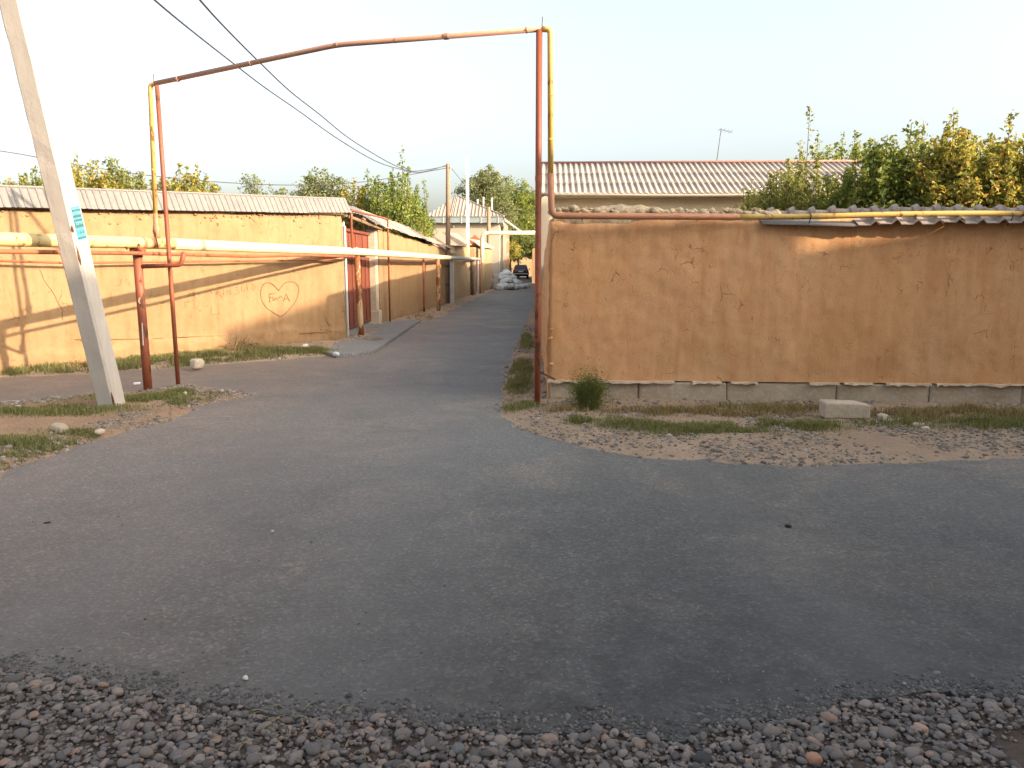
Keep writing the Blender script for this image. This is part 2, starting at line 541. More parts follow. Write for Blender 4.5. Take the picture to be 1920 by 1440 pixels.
def blades(rng, X, Y, Z, H, W, lean=0.5, bendy=0.5):
    """grass blades: three-point curved strips, 2 quads -> as 4 tris"""
    n = len(X)
    a = rng.uniform(0, 6.283, n); w = W * rng.uniform(.6, 1.3, n)
    ld = rng.uniform(0, 6.283, n); ll = np.abs(rng.normal(0, lean, n))
    dx, dy = np.cos(a) * w / 2, np.sin(a) * w / 2
    lx, ly = np.cos(ld) * ll * H, np.sin(ld) * ll * H
    V = np.zeros((n, 5, 3))
    V[:, 0] = np.stack([X - dx, Y - dy, Z - .01], -1); V[:, 1] = np.stack([X + dx, Y + dy, Z - .01], -1)
    V[:, 2] = np.stack([X - dx * .8 + lx * .35, Y - dy * .8 + ly * .35, Z + H * .6], -1)
    V[:, 3] = np.stack([X + dx * .8 + lx * .35, Y + dy * .8 + ly * .35, Z + H * .6], -1)
    V[:, 4] = np.stack([X + lx, Y + ly, Z + H * (1 - bendy * np.minimum(ll, 1) * .6)], -1)
    F = np.array([(0, 1, 3), (0, 3, 2), (2, 3, 4)])[None] + (np.arange(n) * 5)[:, None, None]
    return V.reshape(-1, 3), F.reshape(-1, 3)

def leaves(rng, P, size, up=0.05, fold=0.15, asp=0.55):
    """pointed leaf of two triangles at every point"""
    n = len(P)
    nr = rng.normal(0, 1, (n, 3)); nr[:, 2] = np.abs(nr[:, 2]) + up
    nr /= np.linalg.norm(nr, axis=1)[:, None]
    t = rng.normal(0, 1, (n, 3)); t[:, 2] -= .5
    t -= nr * (t * nr).sum(1)[:, None]; t /= np.linalg.norm(t, axis=1)[:, None] + 1e-9
    s = np.cross(nr, t)
    L = size * rng.uniform(.6, 1.35, n)[:, None]
    V = np.zeros((n, 4, 3))
    V[:, 0] = P - t * L * .5
    V[:, 1] = P + s * L * asp * .5 + nr * L * fold
    V[:, 2] = P + t * L * .5
    V[:, 3] = P - s * L * asp * .5 + nr * L * fold
    F = np.array([(0, 1, 2), (0, 2, 3)])[None] + (np.arange(n) * 4)[:, None, None]
    return V.reshape(-1, 3), F.reshape(-1, 3)

# ------------------------------------------------------------------ adobe wall builder
def adobe_wall(name, mat, p0, p1, top, thick, parent=None, bottom=0.0, step=0.05, amp=0.02, fine=0.005, seed=1, topjag=0.03, lower=None, smooth=True, batter=0.0, side=1):
    """wall from p0 to p1 (ground line of its front face); front normal = right-hand side of p0->p1 times side.
    top: function u(0..1)->height.  lower: (height, extra depth) bulging eroded foot"""
    p0 = Vector((p0[0], p0[1], 0)); p1 = Vector((p1[0], p1[1], 0))
    L = (p1 - p0).length; d = (p1 - p0) / L
    nrm = Vector((d.y, -d.x, 0)) * side
    nu = max(3, int(L / step)); 
    us = np.linspace(0, 1, nu + 1)
    tops = np.array([top(u) for u in us]) + topjag * fbm(us * L * 2.5, us * 0 + seed, 0, seed, 4, .6)
    hm = float(max(tops)) - bottom
    nv = max(3, int(hm / step))
    vs_ = np.linspace(0, 1, nv + 1)
    def disp(s, z):
        s = np.asarray(s, float); z = np.asarray(z, float)
        r = amp * fbm(s * 1.3, z * 1.3, 0, seed + 3, 3) + fine * fbm(s * 9, z * 9, 0, seed + 9, 3, .6)
        r = r - batter * z
        if lower is not None:
            k = np.clip((lower[0] + 0.05 * fbm(s * 1.7, s * 0, 0, seed + 21, 3) - z) / 0.06, 0, 1)
            r = r + k * (lower[1] + 0.025 * fbm(s * 6, z * 6, 0, seed + 31, 4, .65))
        return r
    S, Vv = np.meshgrid(us * L, vs_)
    Zf = bottom + (np.tile(tops, (nv + 1, 1)) - bottom) * Vv
    rnd = np.clip((Vv - (1 - 0.06)) / 0.06, 0, 1) ** 2 * 0.03
    D = disp(S, Zf) - rnd
    rows = [(S, D, Zf)]
    # top and back
    nt = 4
    for k in range(1, nt + 1):
        t = k / nt
        s = us * L; dd = D[-1] * (1 - t) + (-thick) * t
        zz = tops + 0.03 * math.sin(math.pi * t) + topjag * .6 * fbm(s * 5, s * 0 + t * 3, 0, seed + 40, 3) * math.sin(math.pi * t)
        rows.append((s[None], dd[None], zz[None]))
    rows.append(((us * L)[None], np.full((1, nu + 1), -thick), np.full((1, nu + 1), bottom)))
    SS = np.concatenate([r[0] for r in rows]); DD = np.concatenate([r[1] for r in rows]); ZZ = np.concatenate([r[2] for r in rows])
    V = np.zeros(SS.shape + (3,))
    V[..., 0] = p0.x + d.x * SS + nrm.x * DD; V[..., 1] = p0.y + d.y * SS + nrm.y * DD; V[..., 2] = ZZ
    R, Cn = SS.shape
    idx = np.arange(R * Cn).reshape(R, Cn)
    F = np.stack([idx[:-1, :-1], idx[:-1, 1:], idx[1:, 1:], idx[1:, :-1]], -1).reshape(-1, 4)
    if side < 0: F = F[:, ::-1]
    me = np_mesh(name, V.reshape(-1, 3), F, mat, smooth)
    bm = bmesh.new(); bm.from_mesh(me); bm.verts.ensure_lookup_table()
    for col in (0, Cn - 1):
        bm.faces.new([bm.verts[int(i)] for i in idx[:, col]])
    bmesh.ops.recalc_face_normals(bm, faces=bm.faces[:])
    bm.to_mesh(me); bm.free()
    o = link(name, me, parent)
    def surf(s, z, off=0.0):
        q = float(disp(np.array([s]), np.array([z]))[0]) + off
        return p0 + d * s + nrm * q + Vector((0, 0, z))
    return o, surf, (p0, d, nrm, L)

# ------------------------------------------------------------------ corrugated / ribbed sheets
def sheet_mesh(name, mat, W, L, pitch, amp, kind='sine', th=0.005, seg=8, sag=0.0, nl=1):
    """width along x (0..W), length along -y (0..-L), waves in z"""
    xs = np.linspace(0, W, int(round(W / pitch)) * seg + 1)
    if kind == 'sine':
        zs = amp * np.cos(xs / pitch * 2 * math.pi)
    else:                                      # narrow raised ribs
        ph = (xs / pitch) % 1.0
        zs = amp * np.clip((0.16 - np.abs(ph - 0.5)) / 0.08, 0, 1)
    n = len(xs); V = []; F = []
    for k in range(nl + 1):
        y = -L * k / nl; dz = -sag * (k / nl) ** 2
        V += [(x, y, z + dz) for x, z in zip(xs, zs)]
    m = len(V)
    V += [(x, y, z - th) for x, y, z in V]
    for k in range(nl):
        for i in range(n - 1):
            a = k * n + i
            F.append((a + n, a + n + 1, a + 1, a)); F.append((m + a, m + a + 1, m + a + n + 1, m + a + n))
    e = nl * n
    for i in range(n - 1):
        F.append((e + i, m + e + i, m + e + i + 1, e + i + 1)); F.append((i + 1, m + i + 1, m + i, i))
    me = bpy.data.meshes.new(name); me.from_pydata(V, [], F); me.materials.append(mat); me.update()
    if kind == 'sine':
        me.polygons.foreach_set("use_smooth", [True] * len(me.polygons))
    return me
# ------------------------------------------------------------------ ground materials
def m_asphalt():
    b = NB("dusty_asphalt")
    big = b.noise(0.45, 5, 0.6, 0.3)
    mid = b.noise(2.6, 6, 0.65, 0.4)
    spk = b.noise(55, 5, 0.85)
    agg = b.vor(62, 'F1')
    col = b.mix(b.ramp(big, [(0.36, 0.0), (0.64, 1.0)]), (0.128, 0.134, 0.124), (0.172, 0.176, 0.162))
    dust = b.ramp(b.noise(0.8, 6, 0.70, 0.6), [(0.48, 0.0), (0.64, 0.8)])
    col = b.mix(dust, col, (0.27, 0.235, 0.195))
    patch = b.ramp(b.noise(1.15, 6, 0.72, 0.5, b.mapping((1, 1.6, 1))), [(0.56, 0.0), (0.70, 0.75)])
    col = b.mix(patch, col, (0.095, 0.094, 0.090))
    col = b.mix(b.math('MULTIPLY', b.ramp(mid, [(0.30, 1.0), (0.55, 0.0)]), 0.40), col, (0.115, 0.113, 0.108))
    col = b.mix(b.ramp(spk, [(0.56, 0.0), (0.72, 0.45)]), col, (0.32, 0.295, 0.265))
    col = b.mix(b.ramp(agg, [(0.06, 0.55), (0.24, 0.0)]), col, (0.07, 0.07, 0.068))
    gr = b.ramp(b.noise(26, 6, 0.8), [(0.36, 0.62), (0.52, 0.0)])
    col = b.mix(gr, col, (0.075, 0.074, 0.072))
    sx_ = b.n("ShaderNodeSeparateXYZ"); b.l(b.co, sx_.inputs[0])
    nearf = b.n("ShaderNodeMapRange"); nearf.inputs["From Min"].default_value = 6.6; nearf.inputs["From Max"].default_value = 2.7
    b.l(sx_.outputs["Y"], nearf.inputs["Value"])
    near_falloff = b.math('MULTIPLY', nearf.outputs[0], b.ramp(b.noise(4.5, 6, 0.75, 0.5), [(0.28, 0.62), (0.58, 1.0)]))
    col = b.mix(near_falloff, col, (0.050, 0.049, 0.046))          # light fall-off towards the viewer painted in, with the dark broken edge
    lf_ = b.n("ShaderNodeMapRange"); lf_.inputs["From Min"].default_value = 0.5; lf_.inputs["From Max"].default_value = -4.5
    b.l(sx_.outputs["X"], lf_.inputs["Value"])
    warm = b.math('MULTIPLY', lf_.outputs[0], b.ramp(b.noise(0.9, 5, 0.65, 0.4), [(0.28, 0.35), (0.60, 0.95)]))
    col = b.mix(warm, col, (0.225, 0.180, 0.150))          # dust carried off the earth verge
    vc = b.n("ShaderNodeTexVoronoi"); vc.inputs["Scale"].default_value = 75; b.l(b.co, vc.inputs["Vector"])
    vs1 = b.n("ShaderNodeSeparateColor"); b.l(vc.outputs["Color"], vs1.inputs[0])
    col = b.mix(0.42, col, b.ramp(vs1.outputs[0], [(0.0, 0.45), (0.55, 0.78), (0.86, 1.15), (1.0, 2.0)]), 'MULTIPLY')   # aggregate
    pale = b.math('MULTIPLY', b.ramp(b.noise(1.5, 6, 0.72, 0.8, b.mapping((0.8, 1.7, 1))), [(0.62, 0.0), (0.72, 0.65)]), b.math('ADD', lf_.outputs[0], 0.15))
    col = b.mix(pale, col, (0.36, 0.31, 0.26))             # dried mud stains
    tyre = b.ramp(b.noise(1.0, 3, 0.5, 0.2, b.mapping((1.1, 0.05, 1))), [(0.45, 0.0), (0.7, 0.35)])
    col = b.mix(tyre, col, (0.125, 0.122, 0.116))
    n1 = b.bump(mid, 0.25, 0.02)
    n2 = b.bump(agg, 0.45, 0.004, n1)
    n3 = b.bump(spk, 0.35, 0.003, n2)
    return b.fin(col, b.ramp(mid, [(0.3, 0.62), (0.7, 0.78)]), n3, spec=0.28)
def m_dirt(name, c1, c2, c3, peb=(0.36, 0.31, 0.26)):
    b = NB(name)
    big = b.noise(1.1, 5, 0.6, 0.3)
    mid = b.noise(7, 6, 0.7)
    f = b.noise(70, 4, 0.7)
    v = b.vor(34, 'F1')
    col = b.mix(b.ramp(big, [(0.38, 0.0), (0.62, 1.0)]), c1, c2)
    col = b.mix(b.math('MULTIPLY', b.ramp(mid, [(0.35, 1.0), (0.6, 0.0)]), 0.5), col, c3)
    k = b.math('MULTIPLY', b.ramp(v, [(0.10, 1.0), (0.22, 0.0)]), b.ramp(b.noise(1.7, 3), [(0.46, 0.0), (0.58, 1.0)]))
    col = b.mix(b.math('MULTIPLY', k, 0.7), col, peb)
    n1 = b.bump(mid, 0.6, 0.03)
    n2 = b.bump(b.math('SUBTRACT', f, v), 0.7, 0.012, n1)
    return b.fin(col, 0.97, n2, spec=0.1)
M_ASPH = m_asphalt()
M_DIRT = m_dirt("reddish_dirt", (0.36, 0.235, 0.145), (0.30, 0.20, 0.125), (0.23, 0.155, 0.10))
M_DIRTG = m_dirt("gravelly_dirt", (0.37, 0.275, 0.19), (0.31, 0.23, 0.158), (0.225, 0.168, 0.118))
M_BED = m_dirt("dark_gravel_bed", (0.085, 0.07, 0.06), (0.115, 0.08, 0.06), (0.05, 0.04, 0.035), (0.16, 0.14, 0.13))

# ------------------------------------------------------------------ ground, road, verges
g = MB(); g.add([(-900, -300, -0.1), (900, -300, -0.1), (900, 1800, -0.1), (-900, 1800, -0.1)], [(0, 1, 2, 3)])
structure(g.build("ground", M_DIRT))

LW0 = Vector((-9.72, 8.15, 0)); LWA = Vector((-7.4, 10.95, 0)); LWC = Vector((-3.42, 15.78, 0))     # left wall foot line
near_px = [(-150, 1225), (0, 1245), (110, 1262), (180, 1280), (260, 1288), (350, 1303), (430, 1306), (500, 1316), (560, 1330), (640, 1342), (700, 1350), (770, 1352), (860, 1374), (940, 1362), (1040, 1368), (1150, 1362), (1250, 1366), (1330, 1352), (1420, 1340), (1530, 1336), (1600, 1312), (1680, 1300), (1760, 1288), (1850, 1292), (1920, 1290), (2080, 1280)]
rng = np.random.default_rng(5)
def near_edge():
    P = [G(px_, py_ + 12) for px_, py_ in near_px]
    xs = np.arange(P[0].x, P[-1].x, 0.025)
    ys = np.interp(xs, [p.x for p in P], [p.y for p in P])
    ys = ys + 0.055 * fbm(xs * 3.1, xs * 0 + 3.3, 0, 77, 5, .62)
    return [Vector((a, b_)) for a, b_ in zip(xs, ys)]
near = near_edge()
outer = [(14, 3.4), (14, 7.2), (6, 7.6), (2, 8.4), (0.6, 9.2), (0.62, 16), (1.05, 27), (2.3, 60), (3.4, 100), (-0.6, 100), (-1.0, 52), (-1.9, 38), (-2.7, 29), (-3.45, 20), (-3.5, 16), (-7.3, 11.1), (-12, 5.4), (-12, 3.2)]
roadpoly = [(p.x, p.y) for p in near] + outer
bm = bmesh.new()
tv = [bm.verts.new((x, y, 0)) for x, y in roadpoly]
fc = bm.faces.new(tv)
bv = [bm.verts.new((v.co.x, v.co.y, -0.09)) for v in tv]
for i in range(len(tv)):
    j = (i + 1) % len(tv)
    bm.faces.new((tv[i], tv[j], bv[j], bv[i]))
bmesh.ops.triangulate(bm, faces=[fc])
bmesh.ops.recalc_face_normals(bm, faces=bm.faces[:])
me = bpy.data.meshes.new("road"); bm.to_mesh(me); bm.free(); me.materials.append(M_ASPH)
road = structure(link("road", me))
if sum(p.normal.z * p.area for p in me.polygons if abs(p.normal.z) > .5) < 0:
    me.flip_normals()

# right verge in front of and beside the corner wall
rv_px = [(1001, 560), (985, 610), (962, 665), (944, 715), (934, 760), (940, 782), (970, 802), (1030, 824), (1110, 842), (1210, 858), (1330, 868), (1460, 872), (1600, 870), (1760, 866), (1920, 862), (2100, 856)]
rv = [G(*p) for p in rv_px]
rv_poly = [(p.x, p.y) for p in rv] + [(9.5, 7.3), (9.5, 9.2), (1.2, 9.6), (0.9, 14), (1.0, 20), (0.7, 26)]
V_RIGHT = Verge(rv_poly, 0.06, 0.16, 0.018, 11, 0.035)
V_RIGHT.build("right_verge", M_DIRTG, 0.05)
# traffic island with the leaning pole
is_px = [(-260, 985), (-60, 925), (0, 898), (60, 868), (150, 838), (240, 812), (310, 788), (380, 762), (470, 738), (400, 727), (330, 724), (255, 735), (180, 738), (100, 746), (0, 756), (-250, 775)]
is_poly = [tuple(G(*p)[:2]) for p in is_px]
V_ISLE = Verge(is_poly, 0.07, 0.16, 0.022, 23, 0.055)
V_ISLE.build("island_verge", M_DIRT, 0.05)
# strip along the foot of the left wall and into the lane
lv_px = [(-260, 722), (0, 707), (150, 702), (250, 695), (330, 690), (450, 681), (560, 672), (640, 664), (700, 654), (745, 632), (785, 607), (830, 592), (868, 572), (905, 553), (925, 545), (933, 538)]
lv = [G(*p) for p in lv_px]
lv_poly = [(p.x, p.y) for p in lv] + [(-1.3, 52), (-2.4, 52), (-2.9, 36), (-3.6, 28), (-4.2, 20), (-4.2, 16), (-8.1, 11.2), (-10.6, 8.1)]
V_LEFT = Verge(lv_poly, 0.07, 0.2, 0.02, 31, 0.07)
V_LEFT.build("left_verge", M_DIRTG, 0.07)
# bare earth gravel bed under the pebbles at the photographer's feet
x = [p.x for p in near]
gb_poly = [(p.x, p.y - 0.01) for p in near][::-1] + [(-6.0, -2.0), (8.0, -2.0)]
gb_poly = [(p.x, p.y + 0.02) for p in near] + [(7, -2.5), (-6, -2.5)]
xx, yy = np.meshgrid(np.linspace(-6, 7, 200), np.linspace(-2.5, 3.6, 110))
zz = -0.016 + 0.010 * fbm(xx * 2, yy * 2, 0, 8, 4)
idx = np.arange(xx.size).reshape(xx.shape)
F = np.stack([idx[:-1, :-1], idx[:-1, 1:], idx[1:, 1:], idx[1:, :-1]], -1).reshape(-1, 4)
structure(link("gravel_bed", np_mesh("gravel_bed", np.stack([xx, yy, zz], -1).reshape(-1, 3), F, M_BED, True)))
# concrete apron before the brown gate
ap_px = [(603, 655), (618, 648), (655, 641), (664, 632), (712, 611), (735, 607), (790, 598), (770, 610), (742, 628), (716, 645), (700, 654), (660, 660), (625, 661)]
ap = [G(px, py, 0.085) for px, py in ap_px]
ap[2] = Vector((-3.46, 15.9, 0.085)); ap[3] = Vector((-3.72, 16.4, 0.085)); ap[4] = Vector((-3.72, 19.8, .085)); ap[5] = Vector((-3.4, 20.4, .085))
s = MB(); s.prism([Vector((p.x, p.y, -0.05)) for p in ap], (0, 0, 0.118))
ao = structure(s.build("concrete_apron", M_CONC2))
bv_ = ao.modifiers.new("bevel", 'BEVEL'); bv_.width = 0.02; bv_.segments = 2

# ------------------------------------------------------------------ unseen buildings added to shade the crossroads
PERP = Vector((-SUN_H.y, SUN_H.x, 0))
TANE = math.tan(SUN_EL)
def place_sq(s_, q_):
    return SUN_H * s_ + PERP * q_
def sq(p):
    p = Vector(p); return p.dot(SUN_H), p.dot(PERP)
def upright(root, name, a, b_, za0, zb0, za1, zb1, mat, n):
    m = MB()
    m.prism([a + Vector((0, 0, za0)), b_ + Vector((0, 0, zb0)), b_ + Vector((0, 0, zb1)), a + Vector((0, 0, za1))], n)
    return m.build(name, mat, root)
# unseen house placed so its parapet casts the shadow edge along the left wall
wdir = (LWC - LW0).normalized(); wnr = Vector((wdir.y, -wdir.x, 0))
TD = 22.0
foot = LWA + wnr * 0.22
d_end_a = 0.0
base_line = foot + SUN_H * TD
qe = sq((3.2, 8.57, 0))[1]
d_end_a = (qe - sq(base_line)[1]) / wdir.dot(PERP)
dA = base_line + wdir * -24; dB = base_line + wdir * d_end_a
HD = TD * TANE
D = thing("shade_house", "unseen plastered house set across the road to shade the crossroads", "house", (dA + dB) / 2)
upright(D, "front_wall", dA, dB, 0, 0, HD, HD, M_PLASTER, wnr * .3)
upright(D, "rear_wall", dA + wnr * 6, dB + wnr * 6, 0, 0, HD - .4, HD - .4, M_PLASTER, wnr * .3)
for e in (dA, dB - wdir * .3):
    upright(D, "side_wall", e + wnr * .305, e + wnr * 5.995, 0, 0, HD - .3, HD - .5, M_PLASTER, wdir * .3)
upright(D, "roof", dA + wnr * .31 + Vector((0, 0, HD - .28)), dB + wnr * .31 + Vector((0, 0, HD - .28)), 0, 0, .12, .12, M_SHEETR, wnr * 5.6)
# unseen brick screen added to shade the lane; its gap lights the corner wall
SB = 10.0
B = thing("shade_screen", "unseen brick screen wall added for its shade, with a gap for the sun", "house", place_sq(SB, 14))
def hB(pt, z_t):
    s_, q_ = sq(pt); return q_, z_t + (SB - s_) * TANE
def foot_at(q):
    return foot + wdir * ((q - sq(foot)[1]) / wdir.dot(PERP))
qw = sq((-5.17, 13.68, 0))[1]
prof = [hB(foot_at(qe), 0), hB(foot_at(qw - .003), 0), hB((-5.17, 13.68, 0), .40), hB((-4.3, 14.7, 0), .68), hB((-3.62, 15.53, 0), .90)]
qa, qb = hB((3.2, 8.57, 0), 0)[0] , hB((5.0, 8.46, 0), 0)[0]
zla, zlb = hB((3.2, 8.57, 0), 1.74)[1], hB((5.0, 8.46, 0), 2.02)[1]
zua, zub = hB((3.2, 8.57, 0), 2.36)[1], hB((5.0, 8.46, 0), 2.36)[1]
def ptop(q):
    for (q0, z0), (q1, z1) in zip(prof, prof[1:]):
        if q <= q1: return z0 + (z1 - z0) * (q - q0) / (q1 - q0)
    return prof[-1][1]
fl_ = lambda q, a_, b__: a_ + (b__ - a_) * (q - qa) / (qb - qa)
cuts = sorted(set([p[0] for p in prof] + [qb]))
for q0, q1 in zip([qa] + cuts, cuts):
    a, b_ = place_sq(SB, q0), place_sq(SB, q1); n_ = SUN_H * .25
    if q1 <= qb + 1e-6:
        upright(B, "screen_below_gap", a, b_, 0, 0, fl_(q0, zla, zlb), fl_(q1, zla, zlb), M_BRICK, n_)
        if q0 >= prof[0][0] - 1e-6:
            upright(B, "screen_above_gap", a, b_, fl_(q0, zua, zub), fl_(q1, zua, zub), ptop(q0), ptop(q1), M_BRICK, n_)
    else:
        upright(B, "wall", a, b_, 0, 0, ptop(q0), ptop(q1), M_BRICK, n_)
# ------------------------------------------------------------------ left adobe wall with sheet metal coping
lw = thing("adobe_wall", "long sunlit straw-clay wall with scratched heart and ribbed metal coping", "wall", LWA)
wd = (LWC - LW0).normalized(); LWL = (LWC - LW0).length
u_of = lambda X: (X - LW0.x) / (LWC.x - LW0.x)
def ltop(u):
    X = LW0.x + (LWC.x - LW0.x) * u
    return 2.36 + (X + 7.4) / 4.0 * 0.21
body, lsurf, lfr = adobe_wall("wall_body", M_ADOBE_L, LW0, LWC, ltop, 0.45, lw, -0.05, 0.045, 0.018, 0.005, 3, 0.03, lower=(0.36, 0.035))
ln = lfr[2]
# eroded knobs under the coping
rng = np.random.default_rng(12)
n = 170
S = rng.uniform(1.2, LWL - .1, n); Zk = np.array([ltop(s / LWL) for s in S]) - np.abs(rng.normal(0, .10, n)) - .02
P = np.array([lsurf(s, z, -0.004) for s, z in zip(S, Zk)])
V, F = pebbles(rng, P[:, 0], P[:, 1], P[:, 2], rng.uniform(.012, .035, n), (.5, .9), 1)
o = link("clay_lumps", np_mesh("clay_lumps", V, F, M_ADOBE_L, True), lw); o['kind'] = 'stuff'

# ribbed sheets of the coping
rib = sheet_mesh("coping_sheet", M_SHEET, 1.04, 0.335, 0.104, 0.012, 'rib', 0.004, 20)
k = 0; s = 0.0
while s < LWL - 0.2:
    e = s + 1.04
    z0 = ltop(s / LWL) + .30; z1 = ltop(e / LWL) + .30
    a = LW0 + wd * s - ln * 0.03 + Vector((0, 0, z0)); c = LW0 + wd * e - ln * 0.03 + Vector((0, 0, z1))
    if e > LWL: 
        s = LWL - 1.04 + .12; a = LW0 + wd * s - ln * 0.03 + Vector((0, 0, ltop(s / LWL) + .306)); c = a + wd * 1.04 + Vector((0, 0, .05))
    dn = (ln * 0.16 + Vector((0, 0, -0.295 + 0.01 * math.sin(k * 2.1)))).normalized()
    link("coping_sheet", rib, lw, frame(c - a, -dn, a + ln * 0.003 * (k % 2)))
    link("rear_coping_sheet", rib, lw, frame(a - c, ln * .4 + Vector((0, 0, .28)), c + Vector((0, 0, 0.004 * (k % 2)))))
    k += 1; s += 1.0
m = MB(); m.tube([LW0 + wd * -.1 - ln * .035 + Vector((0, 0, ltop(0) + .305)), LWC - ln * .035 + Vector((0, 0, ltop(1) + .305))], 0.022, 8)
m.build("ridge_strip", M_SHEET, lw)
m = MB(); m.prism([LW0 + ln * .07 + Vector((0, 0, ltop(0) - .01)), LWC + ln * .07 + Vector((0, 0, ltop(1) - .01)), LWC - ln * .3 + Vector((0, 0, ltop(1) + .01)), LW0 - ln * .3 + Vector((0, 0, ltop(0) + .01))], (0, 0, .02))
m.build("coping_board", M_WOOD, lw)

# scratched heart, letters and writing
def wall_s(px, py):
    p = onplane(px, py, LWA + ln * 0.01, ln)
    return (p - LW0).dot(wd), p.z
def stroke(mb, pts, r=0.008, off=0.001):
    path = []
    for px, py in pts:
        s_, z_ = wall_s(px, py); path.append(lsurf(s_, z_, off))
    mb.tube(path, r, 6)
M_SCR = simple("scratched_clay", (0.13, 0.075, 0.036), (0.19, 0.115, 0.055), 40, 0.95, 0.4, 0.004)
heart = [(523, 545), (517, 538), (510, 532), (503, 530), (496, 532), (491, 539), (489, 549), (490, 560), (494, 569), (501, 578), (510, 584), (518, 589), (526, 593), (533, 590), (541, 583), (550, 573), (556, 563), (560, 552), (561, 542), (558, 534), (552, 529), (544, 528), (536, 530), (529, 537), (523, 545)]
m = MB(); stroke(m, smooth_path([(a, b_, 0) for a, b_ in heart], 3) and [(p.x, p.y) for p in smooth_path([(a, b_, 0) for a, b_ in heart], 3)], 0.0095)
m.build("scratched_heart", M_SCR, lw, True)
for st in ([(505, 551), (506, 567)], [(505, 552), (516, 550)], [(506, 558), (513, 557)], [(512, 557), (513, 564)], [(515, 563), (518, 557), (521, 562)], [(523, 559), (526, 555), (530, 558)], [(531, 565), (535, 556), (537, 550)], [(537, 550), (540, 557), (544, 565)], [(533, 561), (541, 560)]):
    m = MB(); stroke(m, st, 0.0095); m.build("scratched_letter_stroke", M_SCR, lw, True)
for st in ([(353, 556), (357, 545), (361, 543), (364, 556)], [(354, 551), (363, 550)], [(372, 548), (374, 556)], [(396, 544), (398, 551)], [(405, 553), (409, 543), (414, 556)], [(406, 549), (413, 548)], [(419, 542), (420, 554)], [(428, 542), (424, 548), (431, 546)], [(432, 538), (433, 552)], [(441, 540), (446, 537), (447, 542), (443, 544), (449, 546), (448, 551), (442, 551)], [(453, 537), (454, 547), (458, 548), (460, 538)], [(463, 532), (465, 545), (471, 541)], [(474, 533), (472, 541), (476, 545), (478, 538), (474, 533)],
           [(397, 576), (396, 589), (408, 591)], [(409, 576), (411, 590)], [(372, 573), (376, 573)], [(374, 583), (377, 583)], [(388, 573), (391, 575)]):
    m = MB(); stroke(m, st, 0.0055, 0.0); m.build("scratched_stroke", M_SCR, lw, True)
def crack(pts, r_):
    m = MB(); stroke(m, pts, r_); m.build("wall_crack", M_SCR, lw, True)
crack([(75, 505), (79, 512), (82, 522), (88, 532), (96, 542), (103, 552), (107, 563), (111, 572), (117, 580), (116, 595), (118, 600)], 0.006)
crack([(600, 617), (606, 622), (612, 618), (620, 622)], 0.010); crack([(613, 601), (615, 607), (621, 610)], 0.009); crack([(560, 626), (590, 623), (604, 624), (630, 622), (645, 625)], 0.009)
crack([(140, 637), (240, 636), (290, 635), (320, 633), (400, 630), (470, 628)], 0.008)

# ------------------------------------------------------------------ lane wall on the left with the brown gate
LG0 = Vector((-3.40, 19.86, 0)); LG1 = Vector((-2.52, 29.4, 0))
aw = thing("adobe_wall", "plastered lane wall under rusty sheet roof, right of the brown gate", "wall", LG0)
def atop(u): return 2.47 - 0.33 * u
_, asurf, afr = adobe_wall("wall_body", M_ADOBE_L, LG0, LG1, atop, 0.4, aw, -0.05, 0.08, 0.02, 0.004, 14, 0.02, lower=(0.25, 0.03))
ad, an, AL = afr[1], afr[2], afr[3]
ribr = sheet_mesh("roof_sheet", M_SHEETR, 0.96, 0.80, 0.16, 0.014, 'rib', 0.004, 16)
ribg = sheet_mesh("roof_sheet", M_SHEET, 0.96, 0.80, 0.16, 0.014, 'rib', 0.004, 16)
s = -0.10
k = 0
while s < AL - .3:
    z0 = atop(max(s, 0) / AL) + .47; z1 = atop((s + .96) / AL) + .47
    a = LG0 + ad * s - an * .50 + Vector((0, 0, z0)); c = LG0 + ad * (s + .96) - an * .50 + Vector((0, 0, z1))
    dn = (an * .66 + Vector((0, 0, -.43 + .02 * math.sin(k * 1.7))))
    link("roof_sheet", ribg if k in (2, 5, 6) else ribr, aw, frame(c - a, -dn, a + Vector((0, 0, .005 * (k % 2)))))
    s += .92; k += 1
m = MB(); m.tube([LG0 - an * .51 + Vector((0, 0, atop(0) + .47)), LG1 - an * .51 + Vector((0, 0, atop(1) + .47))], .02, 6); m.build("ridge_strip", M_SHEETR, aw)

# canopy over the gate joining both walls
gc = thing("gate_canopy", "pale sheet metal canopy above the brown gate", "canopy", (-3.9, 18, 0))
ca = LWC - ln * .36 + Vector((0.0, 0.1, 2.88)); cb = LG0 - an * .50 + Vector((0, -.05, 2.95))
ea = LWC + ln * .16 + Vector((0.06, .12, 2.60)); eb = LG0 + an * .22 + Vector((0, -.05, 2.50))
nsh = 4
for i in range(nsh):
    m = MB(); t0, t1 = i / nsh, (i + 1) / nsh
    nn = 10
    top_, bot_ = [], []
    for k in range(nn + 1):
        t = t0 + (t1 - t0) * k / nn
        a = ca.lerp(cb, t); c = ea.lerp(eb, t)
        r = (0.016 if k % 3 == 1 else 0.0) + 0.012 * math.sin(9 * t) + .004 * (i % 2)
        top_.append(a + Vector((0, 0, r))); bot_.append(c + Vector((0, 0, r + 0.03 * math.sin(t * 5))))
    V = top_ + bot_; W_ = [p - Vector((0, 0, .006)) for p in V]
    F = [(k, nn + 1 + k, nn + 2 + k, k + 1) for k in range(nn)]
    N0 = len(V)
    F2 = [tuple(N0 + q for q in reversed(f)) for f in F] + [(nn + 1 + k, N0 + nn + 1 + k, N0 + nn + 2 + k, nn + 2 + k) for k in range(nn)]
    m.add(V + W_, F + F2); m.build("canopy_sheet", M_SHEET, gc)
